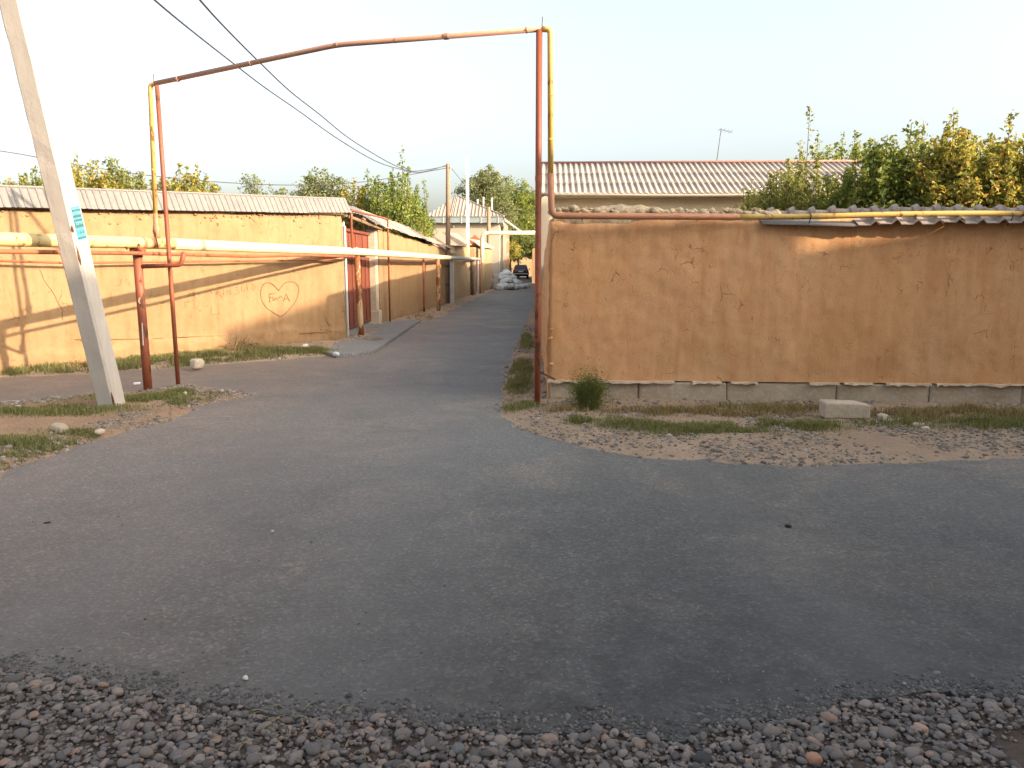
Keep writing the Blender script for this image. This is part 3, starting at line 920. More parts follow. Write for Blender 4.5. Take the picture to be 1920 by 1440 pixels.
m = MB(); m.tube([ea + Vector((-.12, 0, -.05)), eb + Vector((-.12, 0, -.05))], .035, 6); m.build("beam", M_WOOD, gc)
for t in (.02, .35, .68, .98):
    m = MB(); m.tube([ca.lerp(cb, t) + Vector((0, 0, -.05)), ea.lerp(eb, t) + Vector((0, 0, -.04))], .03, 6); m.build("rafter", M_WOOD, gc)

# brown gate
gx = -3.62; gy0, gy1 = 16.42, 19.55; gh = 2.27
bg_ = thing("metal_gate", "brown painted double metal gate with short spikes on top", "gate", (gx, 18, 0))
def gbox(name, y0, y1, z0, z1, x0=gx - .02, x1=gx + .02, mat=M_GATE, par=bg_):
    m = MB(); m.box(((x0 + x1) / 2, (y0 + y1) / 2, (z0 + z1) / 2), (x1 - x0, y1 - y0, z1 - z0), None, .006); return m.build(name, mat, par)
ym = 18.0
for (a, b__) in ((gy0 + .02, ym - .006), (ym + .006, gy1 - .02)):
    lf = gbox("gate_leaf", a, b__, .13, 1.74)
    w = (b__ - a)
    for f in (0.02, .34, .66, .965):
        gbox("stile", a + w * f, a + w * f + .05, .14, 1.73, gx + .021, gx + .045, par=lf)
    for z in (.16, .95, 1.66):
        gbox("rail", a + .08, b__ - .08, z, z + .045, gx + .0215, gx + .040, par=lf)
up = gbox("fixed_panel", gy0 + .02, gy1 - .02, 1.78, gh)
for f in (0, .25, .5, .75, .975):
    y = gy0 + .03 + (gy1 - gy0 - .09) * f
    gbox("stile", y, y + .04, 1.80, gh - .02, gx + .021, gx + .045, par=up)
gbox("top_rail", gy0, gy1, gh + .003, gh + .07, gx - .05, gx + .07)
gbox("handle", ym + .06, ym + .09, 1.02, 1.18, gx + .046, gx + .085, M_DARKMETAL)
for i in range(7):
    y = gy0 + .15 + i * .46
    m = MB(); m.tube([(gx, y, gh + .07), (gx, y, gh + .20), (gx, y, gh + .25)], [.016, .014, .004], 6); m.build("spike", M_GATE, bg_)
# posts of the gate
gp = thing("gate_post", "slim whitewashed post between straw-clay wall and brown gate", "post", (-3.5, 16.25, 0))
m = MB(); m.box((-3.55, 16.30, 1.24), (.12, .11, 2.48), None, .012); m.build("shaft", M_CONC, gp)
m = MB(); m.tube([(-3.46, 16.16, 0.05), (-3.46, 16.16, 2.35)], .03, 8); m.build("edge_pipe", M_CONC, gp)
gp2 = thing("gate_pillar", "squat grey concrete pillar right of the brown gate", "pillar", (-3.5, 19.7, 0))
m = MB(); m.box((-3.56, 19.70, 1.2), (.30, .26, 2.42), None, .03); m.build("shaft", M_PLINTH, gp2)
m = MB(); m.box((-3.55, 19.70, .20), (.40, .30, .42), None, .03); m.build("base", M_PLINTH, gp2)

# ------------------------------------------------------------------ lane walls farther along (in shade)
def sheet_row(root, p0, p1, z0, z1, n, over=0.15, back=.45, rise=.3, mat=None, W=.98, L=.65, pitch=.14):
    d = (p1 - p0); Ld = d.length; d.normalize(); nn = Vector((d.y, -d.x, 0))
    me = sheet_mesh("roof_sheet", mat, W, L, pitch, .014, 'rib', .004, 12)
    cnt = max(1, int(Ld / (W * .96)))
    for k in range(cnt):
        s0 = k * W * .96
        za = z0 + (z1 - z0) * s0 / Ld + rise; zb = z0 + (z1 - z0) * (s0 + W) / Ld + rise
        a = p0 + d * s0 - nn * back + Vector((0, 0, za)); c = p0 + d * (s0 + W) - nn * back + Vector((0, 0, zb))
        dn = nn * (back + over) + Vector((0, 0, -rise))
        link("roof_sheet", me, root, frame(c - a, -dn, a + Vector((0, 0, .005 * (k % 2)))))
w1 = thing("adobe_wall", "shaded lane wall with slumped tin coping behind the wooden pole", "wall", (-2.5, 32, 0))
p0, p1 = Vector((-2.62, 29.9, 0)), Vector((-2.02, 37.0, 0))
adobe_wall("wall_body", M_ADOBE_D, p0, p1, lambda u: 1.95 + .30 * min(1, u * 2.2) + .12 * u, .4, w1, -.05, .12, .03, .005, 44, .03)
sheet_row(w1, p0, p0 + (p1 - p0) * .36, 1.98, 1.98, 2, .22, .35, .35, M_SHEETR)
sheet_row(w1, p0 + (p1 - p0) * .36, p1, 2.30, 2.42, 4, .25, .5, .55, M_SHEETR, .98, .9)
w2 = thing("adobe_wall", "narrow sunlit wall end beside the yellow riser in the lane", "wall", (-1.9, 38, 0))
adobe_wall("wall_body", M_ADOBE_L, Vector((-2.3, 37.6, 0)), Vector((-1.75, 37.75, 0)), lambda u: 2.35, .35, w2, -.05, .1, .02, .005, 51, .05)
w3 = thing("adobe_wall", "brown shaded lane wall between yellow riser and leaning wooden post", "wall", (-1.7, 44, 0))
p0, p1 = Vector((-1.75, 40.5, 0)), Vector((-1.22, 48.3, 0))
adobe_wall("wall_body", M_ADOBE_D, p0, p1, lambda u: 2.35 + .1 * u, .4, w3, -.05, .15, .03, .005, 57, .03)
sheet_row(w3, p0, p1, 2.38, 2.48, 5, .2, .5, .45, M_SHEETR, .98, .8)

# ------------------------------------------------------------------ right corner wall
RW0 = Vector((0.43, 8.74, 0)); RW1 = Vector((9.0, 8.22, 0))
rw = thing("adobe_wall", "cracked orange straw-clay corner wall on a grey block foundation", "wall", RW0)
rd = (RW1 - RW0).normalized(); RWL = (RW1 - RW0).length
def rtop(u): return 2.06
_, rsurf, rfr = adobe_wall("wall_body", M_ADOBE_R, RW0, RW1, rtop, 0.42, rw, 0.27, 0.035, 0.013, 0.005, 71, 0.025)
rn = rfr[2]
# return along the lane, its top washed away
def ttop(u):
    Y = 8.8 + u * 6.9
    return float(np.interp(Y, [9.0, 10.1, 10.35, 10.7, 11.0, 11.7, 13, 16], [2.05, 2.10, 1.98, 1.84, 1.76, 1.71, 1.62, 1.55]))
_, tsurf, tfr = adobe_wall("return_wall", M_ADOBE_R, Vector((0.424, 8.80, 0)), Vector((0.575, 15.7, 0)), ttop, 0.40, rw, -0.05, 0.05, 0.02, 0.012, 79, 0.05, side=-1)
# foundation blocks
s = 0.0; rngb = random.Random(4)
k = 0
while s < RWL:
    w = rngb.uniform(.95, 1.25); w = min(w, RWL - s)
    m = MB(); c = RW0 + rd * (s + w / 2) - rn * (.20 + rngb.uniform(-.006, .006)) + Vector((0, 0, .095))
    R = Matrix((rd, -rn, Vector((0, 0, 1)))).transposed()
    m.box(c, (w - .008, .40, .33 + rngb.uniform(-.01, .0)), R, .018)
    m.build("foundation_block", M_PLINTH, rw); s += w; k += 1
# torn lining film sticking out between wall and foundation
def film(name, s0, s1, seed):
    r = random.Random(seed); m = MB(); V = []; n = int((s1 - s0) / .05) + 2
    for i in range(n):
        s_ = s0 + (s1 - s0) * i / (n - 1)
        o_ = .02 + .03 * abs(math.sin(s_ * 4.1 + seed)) + r.uniform(0, .015); dz = -.012 - r.uniform(0, .02)
        a = RW0 + rd * s_ + rn * -.02 + Vector((0, 0, .272)); c = RW0 + rd * s_ + rn * o_ + Vector((0, 0, .268 + r.uniform(-.004, .01))); e = c + Vector((0, 0, dz)) + rn * .004
        V += [a, c, e, a + Vector((0, 0, -.008))]
    F = []
    for i in range(n - 1):
        for q in range(4): F.append((4 * i + q, 4 * i + (q + 1) % 4, 4 * i + 4 + (q + 1) % 4, 4 * i + 4 + q))
    m.add(V, F); return m.build(name, M_FILM, rw)
for s0, s1, sd in ((-.02, 1.42, 1), (1.62, 1.95, 2), (2.05, 2.35, 7), (2.92, 3.25, 3), (3.3, 3.62, 4), (3.75, 4.25, 5), (4.3, 5.9, 6)):
    film("lining_film", s0, s1, sd)
# hole above the foundation, crumbled corner
rng = np.random.default_rng(77)
def lumps(name, pts, r0, r1, mat, root, sub=1, flat=(.5, .9)):
    P = np.array(pts); V, F = pebbles(rng, P[:, 0], P[:, 1], P[:, 2], rng.uniform(r0, r1, len(P)), flat, sub)
    o = link(name, np_mesh(name, V, F, mat, False), root); o['kind'] = 'stuff'; return o
pts = []
for i in range(260):
    s_ = rng.uniform(-.02, 2.42); z = 2.155 + abs(rng.normal(0, .022)) - .012 * s_
    pts.append(tuple(RW0 + rd * s_ - rn * rng.uniform(.02, .40) + Vector((0, 0, z))))
lumps("clay_cap_lumps", pts, .02, .055, M_RUBBLE, rw)
pts = [tuple(rsurf(abs(rng.normal(0, .02)), rng.uniform(.4, 1.1), -.006)) for _ in range(7)] + [tuple(tsurf(rng.uniform(.9, 2.6), 1.0, .0) * 1.0) for _ in range(0)]
for i in range(40):
    Y = rng.uniform(9.2, 12.2); u = (Y - 9.14) / 6.56
    pts.append((0.445 + .02 * (Y - 9.14) + rng.uniform(0, .3), Y, ttop(u) + rng.normal(0, .03)))
lumps("crumbled_clay", pts, .010, .030, M_ADOBE_R, rw)
# dark hole where clay fell out above the foundation
# slate coping sheets and ridge tiles on the right half
plate = MB(); a = RW0 + rd * 2.30 + rn * .10 + Vector((0, 0, 2.015)); c = RW0 + rd * 3.32 + rn * .13 + Vector((0, 0, 1.985))
plate.prism([a, c, c - rn * .42 + Vector((0, 0, .14)), a - rn * .40 + Vector((0, 0, .12))], (0, 0, .012)); plate.build("flat_coping_sheet", M_SHEET, rw)
# lumpy straw-clay cap over the bare half
adobe_wall("clay_cap", M_RUBBLE, RW0 + rd * .02 - rn * .06, RW0 + rd * 2.55 - rn * .06, lambda u: 2.175 + .02 * math.sin(u * 7) - .03 * u, .30, rw, 2.02, .03, .03, .02, 73, .035)
P_ = 0.221
def slate_flap():
    """one trough-and-crest unit of the coping slate: flat trough, steep crest"""
    prof = [(0, 0), (.125, 0), (.150, .028), (.172, .048), (.196, .028), (.221, 0)]
    L_ = .46; V = []; F = []
    for y in (0, -L_ * .5, -L_):
        V += [(x, y, z) for x, z in prof]
    n = len(prof); m0 = len(V)
    V += [(x, y, z - .008) for x, y, z in V]
    for k in range(2):
        for i in range(n - 1):
            a = k * n + i
            F.append((a + n, a + n + 1, a + 1, a)); F.append((m0 + a, m0 + a + 1, m0 + a + n + 1, m0 + a + n))
    e = 2 * n
    for i in range(n - 1): F.append((e + i, m0 + e + i, m0 + e + i + 1, e + i + 1))
    me = bpy.data.meshes.new("coping_slate"); me.from_pydata(V, [], F); me.materials.append(M_SLATE2); me.update(); return me
fl = slate_flap()
def ridge_tile():
    m = MB(); n = 8; V = []
    for x, r in ((0, .066), (.050, .088), (.054, .050), (.235, .040)):
        for k in range(n + 1):
            q = math.pi * k / n
            V.append((x, math.cos(q) * r * 1.25, math.sin(q) * r))
    F = []
    for j in range(3):
        for k in range(n): F.append((j * (n + 1) + k, j * (n + 1) + k + 1, (j + 1) * (n + 1) + k + 1, (j + 1) * (n + 1) + k))
    F.append(tuple(range(n + 1))); F.append(tuple(range(4 * (n + 1) - 1, 3 * (n + 1) - 1, -1)))
    m.add(V, F); return m.mesh("ridge_tile", M_SLATE2, False)
rt = ridge_tile()
s = 3.30; k = 0
while s < RWL - .3:
    sag = .012 * math.sin(s * 1.9)
    tip = RW0 + rd * s - rn * .28 + Vector((0, 0, 2.17 + sag + rngb.uniform(-.004, .004)))
    dn = rn * .44 + Vector((0, 0, -.165 + rngb.uniform(-.012, .012)))
    link("coping_slate", fl, rw, frame(rd, -dn, tip))
    s += P_; k += 1
s = 2.45
while s < RWL - .3:
    o_ = RW0 + rd * s - rn * .30 + Vector((0, 0, 2.155 + .012 * math.sin(s * 1.9) + rngb.uniform(-.004, .004)))
    link("ridge_tile", rt, rw, frame(rd + Vector((0, 0, rngb.uniform(-.03, .03))), -rn, o_))
    s += .2255
m = MB(); m.box(RW0 + rd * ((2.45 + RWL) / 2) - rn * .24 + Vector((0, 0, 2.085)), (RWL - 2.45, .3, .06), Matrix((rd, -rn, Vector((0, 0, 1)))).transposed()); m.build("coping_bed", M_RUBBLE, rw)
# taller lane wall beyond the broken corner, its sunlit end showing past the red post
rl = thing("adobe_wall", "pale plastered lane wall end glimpsed between red post and broken corner", "wall", (.6, 13.2, 0))
M_CREAMP = simple("cream_limewash", (0.46, 0.40, 0.30), (0.42, 0.36, 0.265), 1.6, .92, .3, .006)
adobe_wall("wall_body", M_CREAMP, Vector((0.465, 13.3, 0)), Vector((0.965, 27.3, 0)), lambda u: 2.68 + .25 * u, .16, rl, -.05, .12, .012, .003, 91, .015, side=-1)
r4 = thing("adobe_wall", "tall lane wall hidden behind the red post, shading the sacks", "wall", (1.4, 42, 0))
adobe_wall("wall_body", M_ADOBE_D, Vector((1.20, 33.5, 0)), Vector((1.98, 61, 0)), lambda u: 2.8, .35, r4, -.05, .3, .03, .01, 98, .03, side=-1)
# ------------------------------------------------------------------ leaning concrete pole with a sticker
PB = Vector((-4.36, 8.25, 0)); PT = Vector((-4.55, 7.5, 3.98))
pd = (PT - PB).normalized()
lp = thing("utility_pole", "thick whitewashed concrete pole leaning over the traffic island", "pole", PB)
yaw = math.radians(-6)
fx = Vector((math.cos(yaw), math.sin(yaw), 0)); fx = (fx - pd * fx.dot(pd)).normalized(); fy = pd.cross(fx)
def pole_ring(t, w, h, ch=0.022):
    c = PB + pd * t; o_ = []
    for a, b_ in ((w - ch, h), (w, h - ch), (w, -h + ch), (w - ch, -h), (-w + ch, -h), (-w, -h + ch), (-w, h - ch), (-w + ch, h)):
        o_.append(c + fx * a + fy * b_)
    return o_
V = []; F = []; N = 60
rng = np.random.default_rng(3)
for i in range(N + 1):
    t = -0.4 + 9.4 * i / N
    V += [p + Vector((float(rng.normal(0, .0018)), float(rng.normal(0, .0018)), 0)) for p in pole_ring(t, .105 + .0007 * t, .105 + .0007 * t)]
for i in range(N):
    for k in range(8): F.append((i * 8 + k, i * 8 + (k + 1) % 8, (i + 1) * 8 + (k + 1) % 8, (i + 1) * 8 + k))
F.append(tuple(range(8))); F.append(tuple(range(N * 8, N * 8 + 8)))
def m_polec():
    b = NB("stained_pole_concrete")
    a = b.noise(2.2, 5, .65, .3, b.mapping((3, 3, .5))); f = b.noise(45, 4, .7)
    col = b.mix(b.ramp(a, [(.35, 0.), (.65, 1.)]), (0.46, 0.425, 0.375), (0.40, 0.365, 0.32))
    col = b.mix(b.ramp(f, [(.52, 0.), (.75, .5)]), col, (0.36, 0.31, 0.27))
    st = b.math('MULTIPLY', b.ramp(b.noise(5, 6, .75, .5, b.mapping((6, 6, 1.2))), [(.66, 0.), (.70, 1.)]), .8)
    col = b.mix(st, col, (0.24, 0.15, 0.10))
    return b.fin(col, .92, b.bump(f, .4, .006, b.bump(a, .3, .02)), 0, .2)
m = MB(); m.add(V, F); m.build("shaft", m_polec(), lp)
# long chips showing rusty steel on the edge between the two visible faces
e_dir = min(((fx + fy), (fx - fy), (-fx + fy), (-fx - fy)), key=lambda v: v.y)
M_CHIP = simple("rust_chip", (0.16, 0.075, 0.04), (0.09, 0.05, 0.03), 20, .95, .5, .005)
for t0, t1 in ((.06, .26), (1.62, 1.82), (1.95, 2.02)):
    m = MB(); c0 = PB + pd * t0 + e_dir * (.105 - .011); c1 = PB + pd * t1 + e_dir * (.105 - .011)
    m.tube([c0, c0.lerp(c1, .3), c0.lerp(c1, .7), c1], [.004, .014, .011, .003], 6); m.build("rust_chip", M_CHIP, lp)
# sticker on the sunlit face
fr = max((fx, -fx, fy, -fy), key=lambda v: v.x - v.y * .6)
sx = pd.cross(fr).normalized()
if sx.x < 0: sx = -sx
st = thing("sticker", "small cyan paper notice stuck on the leaning pole", "sticker", PB)
tc = 2.03
oc = PB + pd * tc + fr * (.105 + .0007 * tc + .003)
Ms = frame(sx, pd, oc)
def flat_quad(name, x0, x1, y0, y1, z, mat, par, curve=0.0):
    m = MB(); m.box(((x0 + x1) / 2, (y0 + y1) / 2, z), (x1 - x0, y1 - y0, .002))
    m.v = [tuple(Ms @ Vector(p)) for p in m.v]; return m.build(name, mat, par)
M_CY = simple("cyan_paper", (0.075, 0.30, 0.36), (0.09, 0.34, 0.39), 20, .7, .1, .001)
M_INK = simple("grey_teal_ink", (0.035, 0.105, 0.125), (0.045, 0.125, 0.14), 60, .7, .05, .001)
M_CYL = simple("light_cyan_print", (0.17, 0.46, 0.50), (0.14, 0.40, 0.45), 30, .7, .05, .001)
flat_quad("paper", -.068, .068, -.165, .165, 0.0, M_CY, st)
def text_mesh(name, body, size, x, y, z, mat, par, sxx=1.0):
    cu = bpy.data.curves.new(name, 'FONT'); cu.body = body; cu.size = size; cu.align_x = 'CENTER'; cu.align_y = 'CENTER'; cu.extrude = .0006
    cu.offset = size * .02
    to = bpy.data.objects.new(name, cu); COL.objects.link(to)
    dg = bpy.context.evaluated_depsgraph_get()
    me = bpy.data.meshes.new_from_object(to.evaluated_get(dg)); bpy.data.objects.remove(to)
    me.transform(Ms @ Matrix.Translation((x, y, z)) @ Matrix.Scale(sxx, 4, (1, 0, 0)))
    me.materials.clear(); me.materials.append(mat)
    return link(name, me, par)
flat_quad("print_band", -.064, .064, .055, .135, .0022, M_INK, st)
flat_quad("print_band", -.064, .064, -.045, .040, .0022, M_INK, st)
flat_quad("print_band", -.062, .062, -.155, -.135, .0022, M_INK, st)
text_mesh("lettering", "КУПИМ", .045, 0, .095, .0036, M_CYL, st, .85)
text_mesh("lettering", "ТОВУК", .040, 0, -.002, .0036, M_CYL, st, .85)
text_mesh("lettering", "3-55-45", .050, 0, -.092, .0022, M_INK, st, .72)

# ------------------------------------------------------------------ big pale gas main along the left wall
P1 = Vector((-4.62, 9.62, 0)); P2 = Vector((-3.22, 16.4, 0)); P3 = Vector((-2.42, 25.4, 0)); P4 = Vector((-1.66, 40.0, 0))
dir1 = (P1 - P2).normalized()
P0 = P1 + dir1 * 5.5
mz = {0: 1.80, 1: 1.845, 2: 1.83, 3: 1.785, 4: 1.79}
def up(p, z): return Vector((p.x, p.y, z))
gm = thing("gas_main", "thick pale yellow gas main running on posts before the straw-clay wall", "pipe", P1)
m = MB(); j = P1.lerp(P2, .10)
m.tube([up(P0, mz[0]), up(P1, mz[1]), up(j, 1.845)], .070, 18); m.build("pipe_run", M_PALEYEL, gm, True)
M_CREAM = rusty("cream_pipe_paint", (0.60, 0.53, 0.33), (0.55, 0.47, 0.27), (0.44, 0.24, 0.09), 0.64, 7, .6)
m = MB(); e3 = P3.lerp(P4, .22)
m.tube([up(j, 1.845), up(P2, mz[2]), up(P3, mz[3]), up(e3, 1.785)], .077, 18); m.build("pipe_run", M_CREAM, gm, True)
M_GREYP = simple("grey_pipe_paint", (0.42, 0.42, 0.38), (0.36, 0.36, 0.33), 5, .7, .1, .002)
m = MB(); m.tube([up(e3, 1.785), up(P4, mz[4])], .066, 14); m.build("pipe_run", M_GREYP, gm, True)
for t, w, mt in ((.0, .030, M_PALEYEL),):
    pass
def ring(root, p, d, r, w, mat, name="weld_band"):
    m = MB(); m.tube([p - d * w / 2, p + d * w / 2], r, 18); return m.build(name, mat, root, False)
dm = (P2 - P1).normalized()
for t, w in ((-.35, .10), (.012, .06), (.032, .05)):
    ring(gm, up(P1.lerp(P2, t), 1.845 - .002 * t), dm, .0725, w, M_BROWNPIPE)
for t in (.16, .33, .62): ring(gm, up(P1.lerp(P2, t), 1.845 - .015 * t), dm, .0795, .02, M_CREAM)
# bracket on the first post
m = MB(); m.box(up(P1, 1.755) + Vector((0, 0, 0)), (.16, .10, .05), None, .006); m.build("saddle", M_REDOX, gm)
m = MB(); q = up(P1, 1.80) + Vector((.05, -.085, 0)); m.tube([q + Vector((-.14, 0, -.04)), q + Vector((-.14, 0, .02)), q + Vector((.02, .0, .02)), q + Vector((.02, 0, -.04))], .013, 6); m.build("bracket", M_REDOX, gm)

def post(label, base, z1, r, mat, lean=(0, 0), group=None, name="pipe_post", n=14, seed=0):
    o = thing(name, label, "post", base, group)
    m = MB(); b0 = Vector((base[0], base[1], -.1)); t = Vector((base[0] + lean[0], base[1] + lean[1], z1))
    m.tube([b0, b0.lerp(t, .33), b0.lerp(t, .66), t], r, n); m.build("shaft", mat, o, True)
    return o
M_RUSTP = rusty("peeling_rust_post", (0.50, 0.36, 0.20), (0.46, 0.28, 0.13), (0.25, 0.085, 0.03), 0.47, 4, .8)
p1o = post("stout rust-red post carrying the gas main beside the leaning pole", P1 + Vector((0, 0, 0)), 1.775, .052, M_REDOX, (-.01, 0))
m = MB(); m.tube([P1 + Vector((0, 0, 1.66)), P1 + Vector((-.01, 0, 1.70))], .056, 14); m.build("collar", M_DARKMETAL, p1o)
M_CHALK = simple("white_chalk", (0.62, 0.56, 0.50), (0.5, 0.42, 0.36), 30, .9, .1, .002)
m = MB()
for z0, z1, dx in ((.58, .86, .006), ):
    m.tube([P1 + Vector((dx, -.0525, z0)), P1 + Vector((dx + .006, -.0525, z1))], .007, 5)
m.tube([P1 + Vector((.012, -.0515, 1.17)), P1 + Vector((-.004, -.0525, 1.16)), P1 + Vector((-.008, -.0525, 1.12)), P1 + Vector((.008, -.0525, 1.10))], .004, 5)
m.build("chalk_mark", M_CHALK, p1o)
p2o = post("peeling rusty post carrying the gas main before the brown gate", P2, 1.76, .062, M_RUSTP, (-.05, 0.0))
m = MB(); m.tube([P2 + Vector((-.05, 0, 1.72)), P2 + Vector((-.05, 0, 1.93))], .02, 8); m.build("stub", M_RUSTP, p2o)
p3o = post("rusty post under the gas main before the lane wall", P3, 1.72, .065, M_RUSTP)
p4o = post("last dark post under the end of the gas main in the lane", P4, 1.76, .06, M_REDOX2)
post("thin red post under the gas main between two rusty posts", Vector((-2.78, 24.4, 0)), 1.72, .032, M_REDOX)
post("thin dark post beside the wooden pole stump", Vector((-2.62, 29.0, 0)), 1.75, .035, M_REDOX2)
post("dark lane post just beyond the white pole", Vector((-1.93, 37.5, 0)), 1.76, .075, M_DARKMETAL)

# thin red pipes below the main
r1 = thing("service_pipe", "thin red pipe slung just under the gas main", "pipe", P1)
off = Vector((.10, -.03, 0))
m = MB(); m.tube([up(P0 + off, 1.70), up(P1 + off, 1.715), up(P1.lerp(P2, .35) + off, 1.70), up(P1.lerp(P2, .62) + off, 1.735), up(P1.lerp(P2, .93) + off, 1.725)], .024, 10); m.build("pipe_run", M_REDOX2, r1, True)
r2 = thing("service_pipe", "lower thin red pipe with upturned elbow beside the rust-red post", "pipe", P1)
wl = -ln * 0.0
q0 = LW0 + wd * .9 + ln * .20; q1 = LWC - wd * .15 + ln * .12
m = MB(); m.tube([up(q0, 1.72), up(q0.lerp(q1, .42), 1.60), up(q1, 1.66)], .018, 10); m.build("pipe_run", M_REDOX2, r2, True)
b0_ = up(P1, 1.555) + Vector((.03, 0.0, 0)); b1_ = b0_ + Vector((.50, -.02, .02))
m = MB(); m.tube(bend([b0_, b1_, b1_ + Vector((.05, .0, .155))], .05, 4), .028, 10); m.build("elbow_arm", M_REDOX, r2, True)

# ------------------------------------------------------------------ overhead gas pipe: riser, crossing, drop, run along the corner wall
PL = Vector((-4.29, 9.75, 0)); PR = Vector((0.285, 8.52, 0))     # red posts
zl = A(295, 160, PL.y).z; zr = A(1005, 60, PR.y).z
gpipe = thing("overhead_gas_pipe", "yellow and red gas pipe arching high over the road", "pipe", PL)
mid = A(632, 84, 9.1)
tl = up(PL, zl) + Vector((-.09, .10, .035)); trr = up(PR, zr) + Vector((.03, 0, .03))
RBASE = up(P1.lerp(P2, .056), 1.845)
rb = Vector((tl.x - .02, RBASE.y, 0))
rr = .027
m = MB(); m.tube([RBASE + Vector((0, 0, .07)), Vector((RBASE.x, RBASE.y, 2.22))], rr + .004, 12); m.build("riser_foot", M_BROWNPIPE, gpipe, True)
m = MB(); m.tube(bend([Vector((RBASE.x, RBASE.y, 2.221)), tl + Vector((-.06, 0.03, .0)), tl + Vector((0.04, 0, 0.012))], .08, 6), rr, 12); m.build("riser", M_YEL, gpipe, True)
M_CROSS = rusty("faded_red_crossing_paint", (0.34, 0.175, 0.125), (0.38, 0.22, 0.135), (0.20, 0.09, 0.055), .64)
m = MB(); m.tube(bend([tl + Vector((.02, 0, .01)), mid, trr], .15, 5), rr + .002, 12); m.build("crossing", M_CROSS, gpipe, True)
dr = A(1017, 70, 8.50); db = A(1022, 398, 8.50)
xr = RW0 + rd * .05 + rn * .02
c1 = Vector((xr.x - .02, 8.50, 2.13)); 
m = MB(); m.tube(bend([trr, Vector((trr.x + .085, 8.50, trr.z - .012)), Vector((trr.x + .10, 8.50, 2.55))], .07, 6), rr + .004, 12); m.build("drop_pipe", M_YEL, gpipe, True)
run0 = RW0 + rd * 2.05 + rn * .075 + Vector((0, 0, 2.095))
m = MB(); m.tube(bend([Vector((trr.x + .10, 8.50, 2.55)), Vector((trr.x + .115, 8.52, 2.105)), run0], .09, 6), rr + .008, 12); m.build("wall_bend", M_BROWNPIPE, gpipe, True)
runs = [run0] + [RW0 + rd * s_ + rn * (.085 + .01 * math.sin(s_ * 2)) + Vector((0, 0, 2.095 + .012 * math.sin(s_ * 1.4 + 2) + .006 * (s_ - 2))) for s_ in (2.8, 3.6, 4.4, 5.2, 6.2, 8.4)]
m = MB(); m.tube(smooth_path(runs, 4), rr + .003, 12); m.build("wall_run", M_YEL, gpipe, True)
for p, d_, w_, e_ in ((tl.lerp(mid, .14), mid - tl, .018, .006), (tl.lerp(mid, .55), mid - tl, .012, .004), (mid, mid - tl, .02, .006), (mid.lerp(trr, .30), trr - mid, .012, .004), (mid.lerp(trr, .55), trr - mid, .05, .008), (mid.lerp(trr, .93), trr - mid, .014, .005)):
    ring(gpipe, p, d_.normalized(), rr + e_, w_, M_CROSS)
for z_ in (2.9, 3.35):
    ring(gpipe, Vector((trr.x + .098, 8.50, z_)), Vector((0, 0, 1)), rr + .008, .014, M_YEL)
for s_ in (.35, .95, 1.6):
    ring(gpipe, RW0 + rd * s_ + rn * .062 + Vector((0, 0, 2.1025 - .004 * s_)), rd, rr + .012, .014, M_BROWNPIPE)
for s_ in (2.8, 3.9, 4.9):
    q_ = RW0 + rd * s_ + rn * .03 + Vector((0, 0, 2.0)); m = MB(); m.tube([q_, q_ + rn * .06 + Vector((0, 0, .04)), q_ + rn * .10 + Vector((0, 0, .10)), q_ + rn * .06 + Vector((0, 0, .14))], .006, 5); m.build("hanger", M_DARKMETAL, gpipe)
for t_ in (.35, .7):
    ring(gpipe, Vector((RBASE.x, RBASE.y, 2.22)).lerp(tl + Vector((-.06, .03, 0)), t_), (tl + Vector((-.06, .03, 0)) - Vector((RBASE.x, RBASE.y, 2.22))).normalized(), rr + .005, .014, M_YEL)
# shut-off valve on the riser
v = Vector((RBASE.x, RBASE.y, 2.0))
m = MB(); m.tube([v + Vector((0, 0, -.09)), v + Vector((0, 0, -.05)), v, v + Vector((0, 0, .05)), v + Vector((0, 0, .09))], [.034, .040, .05, .040, .034], 10); vb = m.build("valve", M_BROWNPIPE, gpipe, True)
m = MB(); m.tube([v + Vector((0, -.04, 0)), v + Vector((.01, -.10, 0)), v + Vector((.03, -.11, -.02)), v + Vector((.06, -.12, -.22))], .011, 6); m.build("handle", M_REDOX, vb, True)
# tie wires on top
for p in (tl, trr):
    m = MB(); m.tube([p + Vector((0, 0, .02)), p + Vector((.004, 0, .12))], .005, 5); m.build("tie_wire", M_DARKMETAL, gpipe)
lpst = post("slender rust-red post holding up the low end of the overhead gas pipe", PL, zl, .026, M_REDOX, (-.01, 0), name="pipe_support_post")
rpst = post("tall dark red post at the broken wall corner holding the overhead gas pipe", PR, zr + .02, .034, M_REDOX, (0, 0), name="pipe_support_post")
m = MB(); m.tube([PR + Vector((.02, -.01, .40)), PR + Vector((.20, .05, .30))], .012, 6); m.build("wall_tie", M_DARKMETAL, rpst)
ring(rpst, up(PR, 2.5), Vector((0, 0, 1)), .037, .05, M_REDOX2)

# thin red pipe stepping over the gate
sp = thing("service_pipe", "thin red pipe stepping up and over the brown gate", "pipe", (-3.24, 20.3, 0))
m = MB(); a0 = Vector((-3.27, 15.95, 1.80)); a1 = Vector((-3.27, 15.95, 2.66)); a2 = Vector((-3.22, 20.3, 2.72)); a3 = Vector((-3.22, 20.3, -.05))
m.tube(bend([a0, a1, a2, a3], .06, 4), .024, 10); m.build("pipe_run", M_REDOX, sp, True)
m = MB(); m.tube([Vector((-3.2, 20.3, 1.62)), Vector((-2.45, 29.2, 1.60))], .014, 8); m.build("branch_pipe", M_REDOX2, sp, True)

